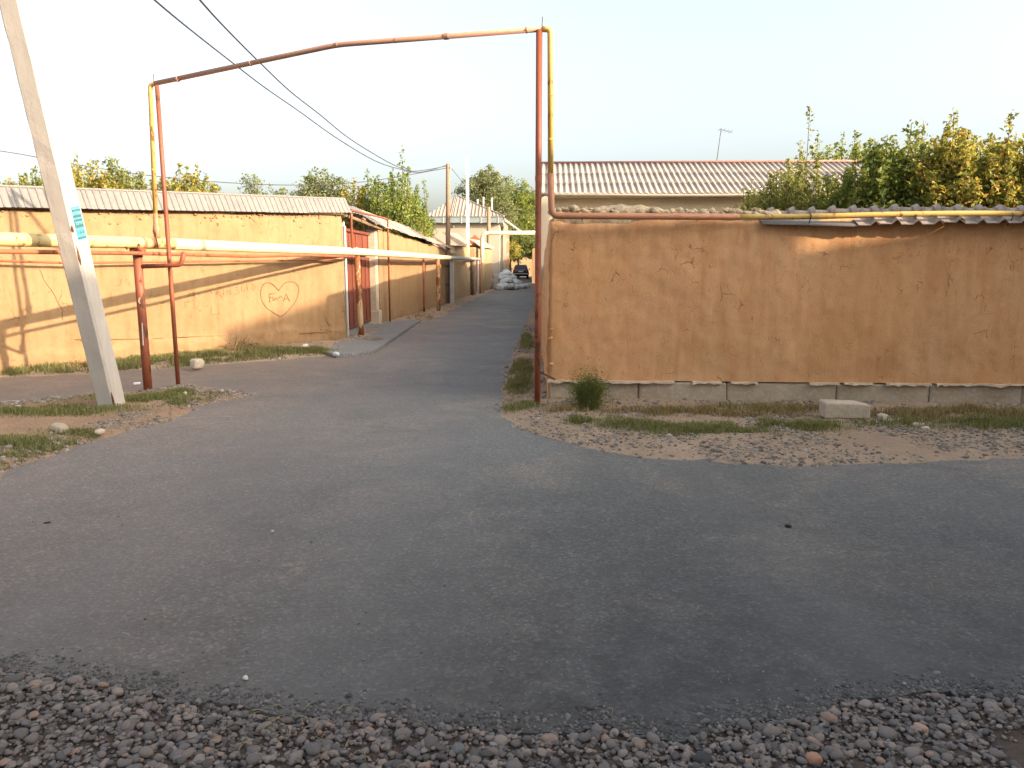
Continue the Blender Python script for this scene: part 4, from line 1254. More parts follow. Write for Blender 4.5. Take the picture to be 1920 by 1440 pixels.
# ------------------------------------------------------------------ wooden and white poles in the lane, wires
wp = thing("utility_pole", "weathered wooden pole on a pale concrete stub in the lane", "pole", (-2.45, 29.7, 0))
wb = Vector((-2.47, 29.8, 0)); wt = A(840, 307, 29.8)
m = MB(); m.tube([up(wb, .0), wb.lerp(wt, .3), wb.lerp(wt, .7), wt], [.10, .095, .085, .075], 12); m.build("shaft", M_WOOD, wp, True)
m = MB(); m.box((-2.30, 29.66, .85), (.16, .18, 1.75), None, .02); m.build("stub", M_CONC, wp)
for z in (.75, 1.45):
    m = MB(); m.tube([(-2.47, 29.8, z), (-2.47, 29.8, z + .06)], .115, 10); m.build("binding", M_DARKMETAL, wp)
for k, dx in enumerate((-.09, .09)):
    m = MB(); m.tube([wt + Vector((0, 0, -.10 - .12 * k)), wt + Vector((dx, -.05, -.08 - .12 * k)), wt + Vector((dx, -.05, .0 - .12 * k))], [.01, .012, .022], 6); m.build("insulator", M_CONC, wp)
cp = thing("utility_pole", "tall slim white concrete pole rising in the lane", "pole", (-2.1, 37.2, 0))
cb_ = Vector((-2.10, 37.0, 0)); ct = A(876, 293, 37.0)
m = MB(); R = Matrix.Identity(3)
V = []; 
for c, w in ((cb_, .085), (ct, .065)):
    for a, b_ in ((-1, -1), (1, -1), (1, 1), (-1, 1)): V.append(Vector((c.x + a * w, c.y + b_ * w, c.z)))
m.add(V, [(0, 1, 2, 3), (4, 5, 6, 7), (0, 1, 5, 4), (1, 2, 6, 5), (2, 3, 7, 6), (3, 0, 4, 7)]); m.build("shaft", simple("white_pole_paint", (.42, .43, .43), (.37, .38, .38), 3, .8, .2, .003), cp)
m = MB(); m.box(Vector((-2.10, 36.90, 1.30)), (.18, .02, .16)); m.build("plate", M_TEAL, cp)

def wire(label, pts, r):
    m = MB(); m.tube(pts, r, 5); o = m.build("overhead_wire", M_WIRE, None, True); o.name = "overhead_wire"
    tag(o, label, "wire", "overhead wires"); return o
def wpx(lst, y0, y1):
    n = len(lst) - 1
    return smooth_path([A(px, py, y0 + (y1 - y0) * i / n) for i, (px, py) in enumerate(lst)], 5)
wire("upper black wire sagging steeply to the wooden lane pole", wpx([(250, -150), (375, 0), (432, 62), (490, 120), (545, 172), (600, 215), (650, 256), (700, 288), (740, 310), (775, 323), (808, 319), (838, 309)], 7.5, 29.8), .013)
wire("lower black wire sagging steeply to the wooden lane pole", wpx([(120, -150), (290, 0), (360, 58), (430, 113), (495, 163), (560, 208), (630, 258), (700, 300), (745, 316), (775, 321), (808, 317), (838, 311)], 7.5, 29.8), .013)
wire("faint wire crossing level behind the leaning pole", wpx([(-200, 262), (0, 283), (140, 308), (280, 329), (420, 342), (560, 347), (690, 340), (838, 315)], 19, 29.8), .013)
wire("short wire dropping from the wooden pole towards the far lane", wpx([(842, 310), (870, 345), (885, 365), (935, 400), (1000, 402)], 29.8, 60), .010)

# yellow pipe crossing the lane farther along
fy_ = thing("lane_gas_pipe", "pale yellow pipe crossing high over the far lane", "pipe", (-1.6, 40.2, 0))
q0 = Vector((-1.55, 40.3, 0)); zt = A(930, 437, 40.3).z
m = MB(); m.tube(bend([up(q0, -.05), up(q0, zt), Vector((1.6, 40.6, zt + .03))], .35, 6), .10, 12); m.build("pipe_run", M_CREAM, fy_, True)
post("pale pipe stub at the lane edge below the yellow riser", Vector((-1.72, 39.4, 0)), 1.7, .045, M_CONC)
lw2 = thing("utility_pole", "crooked brown wooden post beside the white sacks", "pole", (-1.3, 48.6, 0))
m = MB(); t_ = A(916, 388, 48.6); b_ = Vector((-1.28, 48.6, 0)); m.tube([b_, b_.lerp(t_, .4) + Vector((-.1, 0, 0)), t_], [.15, .13, .11], 10); m.build("shaft", M_WOOD, lw2, True)
m = MB(); m.box((-1.02, 48.5, .45), (.30, .3, .9), None, .03); m.build("footing", M_CONC, lw2)
# ------------------------------------------------------------------ long house with slate roof behind the corner wall
HA = math.radians(-2.5)
hx = Vector((math.cos(HA), math.sin(HA), 0)); hy = Vector((-hx.y, hx.x, 0))
H0 = A(1011, 500, 26.0); H0.z = 0
EZ = A(1200, 362, 25.9).z; HLEN = 18.0; HALF = 3.5
RZ = EZ + HALF * math.tan(math.radians(21))
sh = thing("house", "long house with grey corrugated slate roof behind the corner wall", "house", H0)
def hp(a, b_, z): return H0 + hx * a + hy * b_ + Vector((0, 0, z))
m = MB(); m.prism([hp(0, 0.62, 0), hp(HLEN, 0.62, 0), hp(HLEN, HALF * 2 - .35, 0), hp(0, HALF * 2 - .35, 0)], (0, 0, EZ - .12)); m.build("wall", M_PLASTER, sh)
m = MB(); m.prism([hp(.1, .63, EZ - .11), hp(.1, HALF * 2 - .36, EZ - .11), hp(.1, HALF, RZ - .12)], hx * .2); m.build("gable", M_PLASTER, sh)
m = MB(); m.prism([hp(-.1, .0, EZ - .115), hp(HLEN, .0, EZ - .115), hp(HLEN, .615, EZ - .115), hp(-.1, .615, EZ - .115)], (0, 0, .07)); m.build("soffit", M_GUTTER, sh)
m = MB(); pts = [hp(t * HLEN, -.06, EZ - .03 - .05 * math.sin(math.pi * min(1, t * 1.75)) ** 2) for t in np.linspace(-.005, 1, 24)]; m.tube(pts, .055, 8); gt = m.build("gutter", M_GUTTER, sh, True)
for t in np.linspace(.03, .97, 10):
    m = MB(); m.box(hp(t * HLEN, -.02, EZ - .06), (.03, .16, .03)); m.build("gutter_hook", M_DARKMETAL, sh)
slope = (HALF + .05) / math.cos(math.radians(21))
rows = 3; rl_ = slope / rows
sl = sheet_mesh("roof_slate", M_SLATE, 1.2, rl_ + .07, .20, .024, 'sine', .008, 8)
upv = (hy * math.cos(math.radians(21)) + Vector((0, 0, math.sin(math.radians(21)))))
cols = int(HLEN / 1.2) + 1
rr_ = random.Random(8)
for c in range(cols):
    for r in range(rows):
        org = hp(-.12 + c * 1.2, -.05, EZ) + upv * (rl_ * (r + 1)) + upv.cross(hx) * (-.014 * 0) + Vector((0, 0, .005 * (r) + rr_.uniform(-.002, .002)))
        link("roof_slate", sl, sh, frame(hx, upv, org))
m = MB(); m.prism([hp(-.12, HALF + .1, RZ + .0), hp(HLEN, HALF + .1, RZ), hp(HLEN, HALF * 2, EZ), hp(-.12, HALF * 2, EZ)], (0, 0, .03)); m.build("rear_roof", M_SLATE, sh)
m = MB(); m.tube([hp(-.14, HALF + .02, RZ + .07), hp(HLEN, HALF + .02, RZ + .07)], .045, 8); m.build("ridge_cap", M_RIDGE, sh, True)
# aerial behind the ridge
an_ = thing("antenna", "thin bent television aerial above the slate roof ridge", "antenna", A(1340, 312, 30.5))
b0 = A(1340, 316, 29.6); t0 = A(1352, 243, 29.6)
m = MB(); m.tube([b0 - Vector((0, 0, .4)), b0.lerp(t0, .5) + Vector((.02, 0, 0)), t0], .013, 6); m.build("mast", M_DARKMETAL, an_, True)
m = MB(); m.tube([t0 + Vector((-.06, 0, .02)), t0 + Vector((.42, 0, -.10))], .008, 5); m.build("boom", M_DARKMETAL, an_)
for k in range(4):
    p = t0 + Vector((-.04 + .13 * k, 0, .01 - .03 * k)); m = MB(); m.tube([p - Vector((0, .3, 0)), p + Vector((0, .3, 0))], .006, 5); m.build("rod", M_DARKMETAL, an_)
# white bag on the wall cap with its strings
o = thing("plaster_chunk", "pale chunk of plaster lying on the corner wall cap", "chunk", RW0 + rd * .36 + Vector((0, 0, 2.1)))
m = MB(); c = RW0 + rd * .40 - rn * .25 + Vector((0, 0, 2.17)); m.hull([c + Vector(p) for p in ((-.07, -.03, -.05), (.08, -.03, -.05), (.05, -.03, .02), (0, -.02, .07), (-.05, .04, .0), (.06, .05, -.05), (-.06, .05, -.05))]); m.build("chunk", M_FILM, o)

# ------------------------------------------------------------------ hip-roofed house at the bend of the lane
hh = thing("house", "cream house with hipped rib-metal roof and cyan-grey fascia in the lane", "house", (-3, 56, 0))
Y0 = 53.0
xl = A(800, 412, Y0).x; xrr = A(943, 412, Y0).x
ez = A(870, 417, Y0).z; et = A(870, 406, Y0).z
def bx(name, x0, x1, y0, y1, z0, z1, mat, par, bev=0.0):
    m = MB(); m.box(((x0 + x1) / 2, (y0 + y1) / 2, (z0 + z1) / 2), (x1 - x0, y1 - y0, z1 - z0), None, bev); return m.build(name, mat, par)
bx("wall", xl + .3, xrr - .25, Y0 + .4, Y0 + 9, 0, ez, M_PLASTER, hh)
fsc = bx("fascia", xl, xrr, Y0 - .02, Y0 + .10, ez - .02, et, M_FASCIA, hh)
for px in (831, 865, 902, 934):
    x_ = A(px, 412, Y0).x; bx("bracket", x_ - .03, x_ + .03, Y0 - .05, Y0 - .021, ez - .06, et, M_CONC, fsc)
bx("side_fascia", xrr - .12, xrr, Y0 + .105, Y0 + 9.3, ez - .02, et, M_FASCIA, hh)
bx("soffit", xl, xrr - .125, Y0 + .105, Y0 + 9.3, ez - .01, ez + .02, M_GUTTER, hh)
apx = A(856, 367, Y0 + 4.6); az_ = apx.z
# roof planes as separate sheets
def roof_plane(base_a, base_b, top_a, top_b, n, mat, name="roof_sheet", rib=.035):
    for i in range(n):
        t0, t1 = i / n, (i + 1) / n
        a, b_ = base_a.lerp(base_b, t0), base_a.lerp(base_b, t1); c, d_ = top_a.lerp(top_b, t1), top_a.lerp(top_b, t0)
        nr_ = (b_ - a).cross(d_ - a)
        if nr_.length < 1e-6: nr_ = (b_ - a).cross(c - a)
        nr_.normalize()
        m = MB(); m.prism([a, b_, c, d_], nr_ * -.02) if (c - d_).length > 1e-4 else m.prism([a, b_, c], nr_ * -.02)
        m.tube([a + nr_ * .015, d_ + nr_ * .015], rib, 5); m.build(name, mat, hh)
e1 = Vector((xl - .1, Y0 - .08, et)); e2 = Vector((xrr + .08, Y0 - .08, et)); e3 = Vector((xrr + .08, Y0 + 9.3, et)); ap_ = Vector((apx.x, Y0 + 4.6, az_))
ap_l = Vector((apx.x - .05, Y0 + 4.6, az_))
M_TANROOF = simple("tan_metal_roof", (0.33, 0.275, 0.225), (0.29, 0.24, 0.195), 1.2, .6, .06, .003)
def hip_plane(ea, eb, apex, n):
    """triangular hip slope laid in parallel strips running straight up the slope"""
    d_ = eb - ea; L_ = d_.length; d_.normalize()
    ta = (apex - ea).dot(d_) / L_; rise = apex - (ea + d_ * ta * L_)
    cuts_ = sorted(set([k / n for k in range(n + 1)] + [ta]))
    hgt = lambda t: t / ta if t <= ta else (1 - t) / (1 - ta)
    nr_ = d_.cross(rise).normalized()
    for t0, t1 in zip(cuts_, cuts_[1:]):
        a, b_ = ea + d_ * t0 * L_, ea + d_ * t1 * L_
        P_q = [a, b_, b_ + rise * hgt(t1), a + rise * hgt(t0)]
        P_q = [p for k, p in enumerate(P_q) if all((p - w).length > 1e-4 for w in P_q[:k])]
        m = MB(); m.prism(P_q, nr_ * -.02)
        if hgt(t0) > .02: m.tube([a + nr_ * .02, a + rise * hgt(t0) + nr_ * .02], .035, 5)
        m.build("roof_sheet", M_TANROOF, hh)
hip_plane(e1, e2, ap_, 22)
hip_plane(e2, e3, ap_, 16)
m = MB(); m.tube([e2 + Vector((0, 0, .03)), ap_ + Vector((0, 0, .03))], .06, 6); m.build("hip_cap", M_TANROOF, hh)
bx("lamp", A(850, 423, Y0).x - .05, A(850, 423, Y0).x + .05, Y0 + .3, Y0 + .39, A(850, 424, Y0).z - .06, A(850, 424, Y0).z + .06, M_CONC, hh)
for px, py in ((895, 376), (906, 372), (922, 373)):
    p = A(px, py, 62); o = thing("flue_pipe", {895: "shortest pale flue behind the hip roof", 906: "middle pale flue behind the hip roof", 922: "pale flue nearest the trees behind the hip roof"}[px], "flue", (p.x, p.y, 4), "pale flues behind the hip roof")
    m = MB(); m.tube([(p.x, p.y, 3.5), (p.x, p.y, p.z)], .075, 8); m.build("flue", M_CONC, o); m = MB(); m.tube([(p.x, p.y, p.z - .05), (p.x, p.y, p.z + .10)], .09, 8); m.build("cap", M_CONC, o)
# annex roof stepping down to the right
ann = thing("annex", "low annex with pale rib-metal roof sloping to the far lane", "shed", (-.3, 60, 0))
a0, a1 = A(944, 412, 60), A(978, 436, 62); 
m = MB(); m.prism([a0, a1, a1 + Vector((.3, 3, 0)), a0 + Vector((-.2, 3, .4))], (0, 0, .06)); m.build("roof", M_TANROOF, ann)
m = MB(); m.prism([Vector((a0.x, 60.05, 0)), Vector((a0.x + .35, 60.05, 0)), Vector((a0.x + .35, 60.05, a0.z - .5)), Vector((a0.x, 60.05, a0.z - .1))], (0, 2.5, 0)); m.build("wall", M_PLASTER, ann)
# dovecote-like little brown roof over the lane wall
dv = thing("small_hut", "tiny brown roofed hut peeking over the lane wall", "hut", (-2.4, 46, 0))
p = A(891, 442, 46); 
m = MB(); w_ = .85
m.hull([p + Vector(q) for q in ((-w_ * .9, -.4, -.55), (w_ * .9, -.4, -.65), (-w_ * .9, .9, -.55), (w_ * .9, .9, -.65), (0, -.4, .05), (0, .9, .05))]); m.build("roof", M_REDOX2, dv)
m = MB(); m.box(p + Vector((.0, .3, -1.9)), (1.0, .9, 2.6)); m.build("wall", M_WOOD, dv)
# pale tall double gate and teal post by the sacks
tg = thing("metal_gate", "tall pale painted gate behind the white sacks", "gate", (-.7, 56, 0))
Yg = 56.0
for px0, px1 in ((931.5, 934.8), (935.2, 938.8), (939.2, 942.5)):
    x0, x1 = A(px0, 480, Yg).x, A(px1, 480, Yg).x
    lf = bx("gate_leaf", x0, x1, Yg, Yg + .06, .08, A(935, 447, Yg).z, M_WHITEGATE, tg)
    for zf in (.2, 1.5, 2.7):
        bx("rail", x0 + .01, x1 - .01, Yg - .03, Yg - .001, zf, zf + .08, M_WHITEGATE, lf)
bx("gate_pillar", A(943, 480, Yg).x, A(948, 480, Yg).x, Yg - .1, Yg + .3, 0, A(945, 438, Yg).z, M_PLASTER, tg)
tp = thing("gate_post", "dark teal metal post left of the tall pale gate".replace("left of", "beside"), "post", (-1.1, 54, 0))
x0, x1 = A(926.5, 480, 54).x, A(930.8, 480, 54).x
bx("shaft", x0, x1, 54, 54.3, 0, A(928, 446, 54).z, M_TEAL, tp, .02); bx("cap", x0 - .03, x1 + .03, 53.97, 54.33, A(928, 446, 54).z + .003, A(928, 444, 54).z + .03, M_TEAL, tp)
bp = thing("brick_pillar", "slim brick pillar between pale gate and lane tree", "pillar", (-.5, 58, 0))
x0, x1 = A(949.5, 480, 58).x, A(955, 480, 58).x
zz_ = A(952, 440, 58).z; n_ = 14
for k in range(n_):
    bx("brick_course", x0 + .01 * (k % 2), x1 - .01 * (k % 2), 58, 58.3, zz_ * k / n_ + .004, zz_ * (k + 1) / n_ - .004, M_BRICK if k % 4 else M_PLASTER, bp)
# boundary walls closing the far lane
fw = thing("far_wall", "dim mud wall behind the parked car", "wall", (0, 72, 0))
adobe_wall("wall_body", M_ADOBE_D, Vector((-.45, 59.5, 0)), Vector((-.15, 84, 0)), lambda u: 2.0, .4, fw, -.05, .4, .03, .01, 95, .03)
fr_ = thing("far_wall", "brown sunlit wall edge beyond the parked car", "wall", (2, 80, 0))
adobe_wall("wall_body", M_ADOBE_L, Vector((1.60, 62, 0)), Vector((2.30, 90, 0)), lambda u: 2.7, .4, fr_, -.05, .4, .03, .01, 97, .03, side=-1)
fe_ = thing("far_wall", "pale wall closing the end of the lane", "wall", (0, 95, 0))
adobe_wall("wall_body", M_ADOBE_D, Vector((-6, 97, 0)), Vector((8, 97, 0)), lambda u: 2.3, .4, fe_, -.05, .5, .03, .01, 99, .03)

# ------------------------------------------------------------------ parked car seen from behind
car = thing("parked_car", "dark saloon car parked facing away at the end of the lane", "car", (.90, 78, 0))
cx, cy = .90, 78.0
M_CARP = NB("dark_car_paint").fin((0.035, 0.035, 0.045), .25, None, 0, .6)
M_GLASS = NB("dark_glass").fin((0.012, 0.012, 0.018), .08, None, 0, .6)
M_LAMP = NB("red_lamp").fin((0.30, 0.03, 0.02), .2, None, 0, .5)
M_SILV = NB("silver_bumper").fin((0.42, 0.44, 0.44), .45, None, .2, .5)
M_PLATE = NB("white_plate").fin((0.65, 0.66, 0.66), .5)
M_TYRE = NB("tyre_rubber").fin((0.02, 0.02, 0.02), .9)
M_RIM = NB("rim_metal").fin((0.35, 0.35, 0.36), .4, None, .6)
def section(y, hw, z0, z1, tw):   # car cross-section ring
    return [Vector((cx + s_ * w, cy + y, z)) for s_, w, z in ((-1, hw * .93, z0), (-1, hw, z0 + (z1 - z0) * .35), (-1, hw * .97, z0 + (z1 - z0) * .8), (-1, tw, z1), (1, tw, z1), (1, hw * .97, z0 + (z1 - z0) * .8), (1, hw, z0 + (z1 - z0) * .35), (1, hw * .93, z0))]
def loft(rings):
    m = MB(); n = len(rings[0]); V = [p for r in rings for p in r]
    F = [(i * n + k, i * n + (k + 1) % n, (i + 1) * n + (k + 1) % n, (i + 1) * n + k) for i in range(len(rings) - 1) for k in range(n)]
    F += [tuple(range(n)), tuple(range((len(rings) - 1) * n, len(rings) * n))]
    return m.add(V, F)
m = loft([section(0.02, .76, .42, .86, .66), section(.12, .80, .30, .92, .70), section(.6, .82, .25, .95, .72), section(1.6, .82, .25, .93, .74), section(2.9, .82, .25, .93, .72), section(3.6, .80, .28, .85, .66), section(3.95, .74, .38, .72, .60)]); m.build("body", M_CARP, car, True)
def cab(y, hw, z0, z1, tw): return [Vector((cx + s_ * w, cy + y, z)) for s_, w, z in ((-1, hw, z0), (-1, (hw + tw) / 2 + .02, (z0 + z1) / 2), (-1, tw, z1 - .03), (-1, tw - .08, z1), (1, tw - .08, z1), (1, tw, z1 - .03), (1, (hw + tw) / 2 + .02, (z0 + z1) / 2), (1, hw, z0))]
m = loft([cab(.35, .70, .90, .95, .66), cab(.85, .72, .90, 1.36, .58), cab(1.3, .73, .90, 1.41, .57), cab(1.9, .73, .90, 1.40, .57), cab(2.7, .70, .90, .97, .62)]); m.build("cabin", M_CARP, car, True)
m = MB(); m.prism([Vector((cx - .60, cy + .40, .985)), Vector((cx + .60, cy + .40, .985)), Vector((cx + .49, cy + .80, 1.33)), Vector((cx - .49, cy + .80, 1.33))], Vector((0, -.02, .016))); m.build("rear_window", M_GLASS, car)
for s_ in (-1, 1):
    m = MB(); m.box((cx + s_ * .60, cy + .02, .74), (.24, .06, .15), None, .02); m.build("tail_lamp", M_LAMP, car)
    m = MB(); m.box((cx + s_ * .90, cy + 2.35, .98), (.16, .10, .12), None, .03); m.build("wing_mirror", M_CARP, car)
    for y in (.62, 3.1):
        m = MB(); c = Vector((cx + s_ * .70, cy + y, .29)); m.tube([c - Vector((.09, 0, 0)), c - Vector((.07, 0, 0)), c + Vector((.07, 0, 0)), c + Vector((.09, 0, 0))], [.26, .29, .29, .26], 20)
        wh = m.build("tyre", M_TYRE, car, True)
        m = MB(); m.tube([c - Vector((.093, 0, 0)), c + Vector((.093, 0, 0))], .18, 16); m.build("rim", M_RIM, wh)
m = MB(); m.box((cx, cy - .02, .52), (1.46, .12, .10), None, .03); m.build("bumper_trim", M_SILV, car)
m = MB(); m.box((cx, cy + .0, .41), (1.52, .14, .13), None, .03); m.build("bumper", M_CARP, car)
m = MB(); m.box((cx, cy - .005, .76), (.50, .03, .12)); m.build("number_plate", M_PLATE, car)
m = MB(); m.tube([(cx - .35, cy + .1, .30), (cx - .35, cy - .05, .30)], .03, 8); m.build("exhaust", M_DARKMETAL, car)

# ------------------------------------------------------------------ sacks in the lane
def sack_mesh(seed, L=.62, W=.40, T=.26):
    rg = np.random.default_rng(seed); V, F = ico(3)
    P = np.sign(V) * np.abs(V) ** .62
    P = P * np.array([L / 2, W / 2, T / 2])
    tie = np.clip((P[:, 0] / (L / 2) - .55) / .45, 0, 1); P[:, 1] *= 1 - .55 * tie; P[:, 2] *= 1 - .45 * tie
    nz = fbm(P[:, 0] * 7, P[:, 1] * 7, P[:, 2] * 7 + seed, seed, 3)
    P = P * (1 + .16 * nz[:, None]); P[:, 2] += .05 * np.sin(P[:, 0] * 6 + seed)
    return np_mesh("sack", P, F, M_SACK, True)
rs = random.Random(11)
spots = [(931, 541, 0, 20), (939, 543, 0, 80), (948, 543, 0, -30), (957, 544, 0, 100), (966, 543, 0, 60), (974, 541, 0, 10), (982, 541, 0, 0), (937, 541, .24, -20), (946, 542, .26, 30), (955, 542, .25, 70), (964, 541, .25, -40), (972, 540, .20, 20), (942, 541, .48, 10), (951, 541, .50, -15), (959, 540, .46, 50), (947, 540, .68, 5), (954, 540, .70, 25)]
nth = ["first", "second", "third", "fourth", "fifth", "sixth", "seventh"]
sack_label = ["white sack in the bottom row of the lane heap, %s from the crooked post" % nth[k] for k in range(7)] + ["white sack in the second row of the lane heap, %s from the crooked post" % nth[k] for k in range(5)] + ["white sack in the third row of the lane heap, %s from the crooked post" % nth[k] for k in range(3)] + ["topmost white sack on the crooked post side of the heap", "topmost white sack on the car side of the heap"]
for i, (px, py, z, a) in enumerate(spots):
    b_ = G(px, py); sc_ = rs.uniform(1.15, 1.45)
    M = Matrix.Translation((b_.x, b_.y + rs.uniform(-.1, .5), z + .15)) @ Matrix.Rotation(math.radians(a + rs.uniform(-15, 15)), 4, 'Z') @ Matrix.Rotation(math.radians(rs.uniform(-25, 25)), 4, 'Y') @ Matrix.Rotation(math.radians(rs.uniform(-20, 20)), 4, 'X') @ Matrix.Scale(sc_, 4)
    o = link("sack", sack_mesh(100 + i), None, M); tag(o, sack_label[i], "sack", "white sacks heaped in the lane")
for i, (px, py, z, s_) in enumerate(((911, 541, .3, 1.5), (917, 541, .25, 1.2))):
    b_ = G(px, py); M = Matrix.Translation((b_.x, 46.8 + i * .3, z)) @ Matrix.Rotation(.6 + i, 4, 'Z') @ Matrix.Rotation(.5 + .4 * i, 4, 'Y') @ Matrix.Scale(s_, 4)
    me = sack_mesh(140 + i, .7, .55, .45); me.materials.clear(); me.materials.append(M_SACKD)
    o = link("sack", me, None, M); tag(o, ("bulging dusty brown sack against the lane wall", "smaller dusty brown sack beside the crooked wooden post")[i], "sack", "brown sacks at the lane wall")
# ------------------------------------------------------------------ trees
L_GREEN = leafmat("leaf_green", [(0.0, (0.085, 0.137, 0.034)), (0.45, (0.150, 0.215, 0.047)), (0.8, (0.215, 0.254, 0.055)), (1.0, (0.299, 0.293, 0.068))])
L_YELLOW = leafmat("leaf_autumn", [(0.0, (0.094, 0.131, 0.037)), (0.35, (0.169, 0.194, 0.048)), (0.60, (0.325, 0.281, 0.055)), (0.86, (0.450, 0.331, 0.062)), (1.0, (0.550, 0.275, 0.075))])
L_OLIVE = leafmat("leaf_olive", [(0.0, (0.111, 0.143, 0.044)), (0.5, (0.202, 0.227, 0.068)), (1.0, (0.325, 0.293, 0.091))])
L_GREY = leafmat("leaf_greygreen", [(0.0, (0.096, 0.126, 0.066)), (0.5, (0.156, 0.186, 0.090)), (1.0, (0.228, 0.246, 0.120))])
L_DARK = leafmat("leaf_dark", [(0.0, (0.046, 0.075, 0.029)), (0.5, (0.091, 0.127, 0.039)), (1.0, (0.182, 0.202, 0.055))])
def tree(label, base, h, cr, z0, nshoot, nleaf, leaf, mat, seed, style='upright', spread=.14, group=None, name="tree", cry=None, spike=.25):
    r = np.random.default_rng(seed)
    base = Vector((base[0], base[1], 0)); cry = cry or cr
    o = thing(name, label, "tree", base, group)
    # trunk and limbs
    m = MB(); tp = Vector((base.x + r.normal(0, .08), base.y + r.normal(0, .08), z0 + (h - z0) * .35))
    r0 = .018 * h + .03
    m.tube([base - Vector((0, 0, .1)), base.lerp(tp, .4) + Vector((r.normal(0, .04), 0, 0)), base.lerp(tp, .75), tp], [r0 * 1.25, r0, r0 * .75, r0 * .45], 8)
    roots_, tips = [], []
    q = np.sqrt(r.uniform(0, 1, nshoot)); an = r.uniform(0, 6.283, nshoot)
    rx, ry = q * np.cos(an), q * np.sin(an)
    if style == 'upright':
        zs = z0 + (h - z0) * r.uniform(0.0, .45, nshoot)
        zt = z0 + (h - z0) * (1 - .42 * q ** 2) * r.uniform(.70, 1.0, nshoot) + (h - z0) * spike * np.maximum(r.normal(0, .35, nshoot), 0) * (r.uniform(0, 1, nshoot) > .6)
        zt = np.maximum(zt, zs + .15 * (h - z0))
        R0 = np.stack([base.x + rx * cr * .75, base.y + ry * cry * .75, zs], -1)
        T0 = np.stack([base.x + rx * cr * 1.02 + r.normal(0, .05 * cr, nshoot), base.y + ry * cry * 1.02, zt], -1)
        Md = (R0 + T0) / 2 + np.stack([rx * cr * .12, ry * cry * .12, np.zeros(nshoot)], -1)
    else:                              # rounded crown, shoots radiate and droop
        el = r.uniform(-.35, 1.0, nshoot) * 1.35
        c = np.array([base.x, base.y, z0 + (h - z0) * .45])
        dirs = np.stack([np.cos(el) * np.cos(an), np.cos(el) * np.sin(an), np.sin(el)], -1)
        ext = np.array([cr, cry, (h - z0) * .58]) * (r.uniform(.72, 1.08, nshoot))[:, None]
        T0 = c + dirs * ext; R0 = c + dirs * ext * r.uniform(.25, .5, nshoot)[:, None]
        Md = (R0 + T0) / 2 + np.array([0, 0, .06 * (h - z0)])
        T0[:, 2] -= .05 * (h - z0)
    k = 0
    for i in range(nshoot):
        if i % 4 == 0:
            p = tp.lerp(base, r.uniform(0, .35)); m.tube([p, p.lerp(Vector(R0[i]), .55) + Vector((0, 0, .05)), Vector(R0[i])], [r0 * .4, r0 * .28, r0 * .16], 5, False)
        m.tube([Vector(R0[i]), Vector(Md[i]), Vector(T0[i])], [r0 * .16, r0 * .10, .004], 4, False)
    m.build("trunk", M_BARK, o, True)
    per = max(1, nleaf // nshoot); si = np.repeat(np.arange(nshoot), per); t = r.uniform(0, 1, len(si)) ** .85
    P = R0[si] * ((1 - t) ** 2)[:, None] + Md[si] * (2 * t * (1 - t))[:, None] + T0[si] * (t ** 2)[:, None]
    wdt = spread * (1.25 - t)[:, None]
    P = P + r.normal(0, 1, P.shape) * wdt * np.array([1, 1, .8])
    V, F = leaves(r, P, leaf)
    link("crown", np_mesh("crown", V, F, mat, False), o)
    return o
def at(px, Y): 
    p = A(px, 500, Y); return (p.x, p.y)
def top(px, py, Y): return A(px, py, Y).z
# garden behind the corner wall
GR = "fruit trees behind the corner wall"
tree("sparse olive-green young tree before the slate roof", at(1500, 14.5), top(1490, 288, 14.5), 1.0, 1.4, 80, 11000, .085, L_OLIVE, 201, 'upright', .12, GR, spike=.7)
tree("low leafy bush tree with yellowing leaves before the slate roof end", at(1400, 15.5), top(1400, 335, 15.5), .65, 1.6, 22, 1000, .085, L_OLIVE, 208, 'upright', .10, GR)
tree("dense dark green fruit tree rising beside the slate roof end", at(1660, 13.0), top(1660, 246, 13.0), .95, 1.3, 110, 20000, .085, L_GREEN, 202, 'upright', .15, GR)
tree("tall yellowing apricot tree with spiky top shoots", at(1785, 12.6), top(1785, 222, 12.6), .95, 1.3, 120, 22000, .085, L_YELLOW, 203, 'upright', .13, GR, spike=.45)
tree("golden leafy tree at the edge of the garden", at(1905, 12.4), top(1900, 232, 12.4), .9, 1.3, 110, 20000, .085, L_YELLOW, 204, 'upright', .14, GR)
tree("green tree half hidden behind the golden garden trees", at(1720, 15.0), top(1720, 232, 15.0), 1.3, 1.5, 90, 10000, .09, L_OLIVE, 205, 'upright', .17, GR)
tree("olive tree between the golden trees of the garden", at(1850, 14.6), top(1850, 232, 14.6), 1.1, 1.5, 80, 9000, .09, L_YELLOW, 209, 'upright', .16, GR)
tree("green tree filling the far edge of the garden", at(1990, 13.5), top(1990, 238, 13.5), 1.1, 1.4, 80, 8000, .09, L_OLIVE, 206, 'upright', .15, GR)
tree("dark upright tree showing above the slate roof ridge", at(1562, 36), top(1562, 236, 36), 1.9, 2.8, 90, 9500, .16, L_GREEN, 207, 'upright', .22)
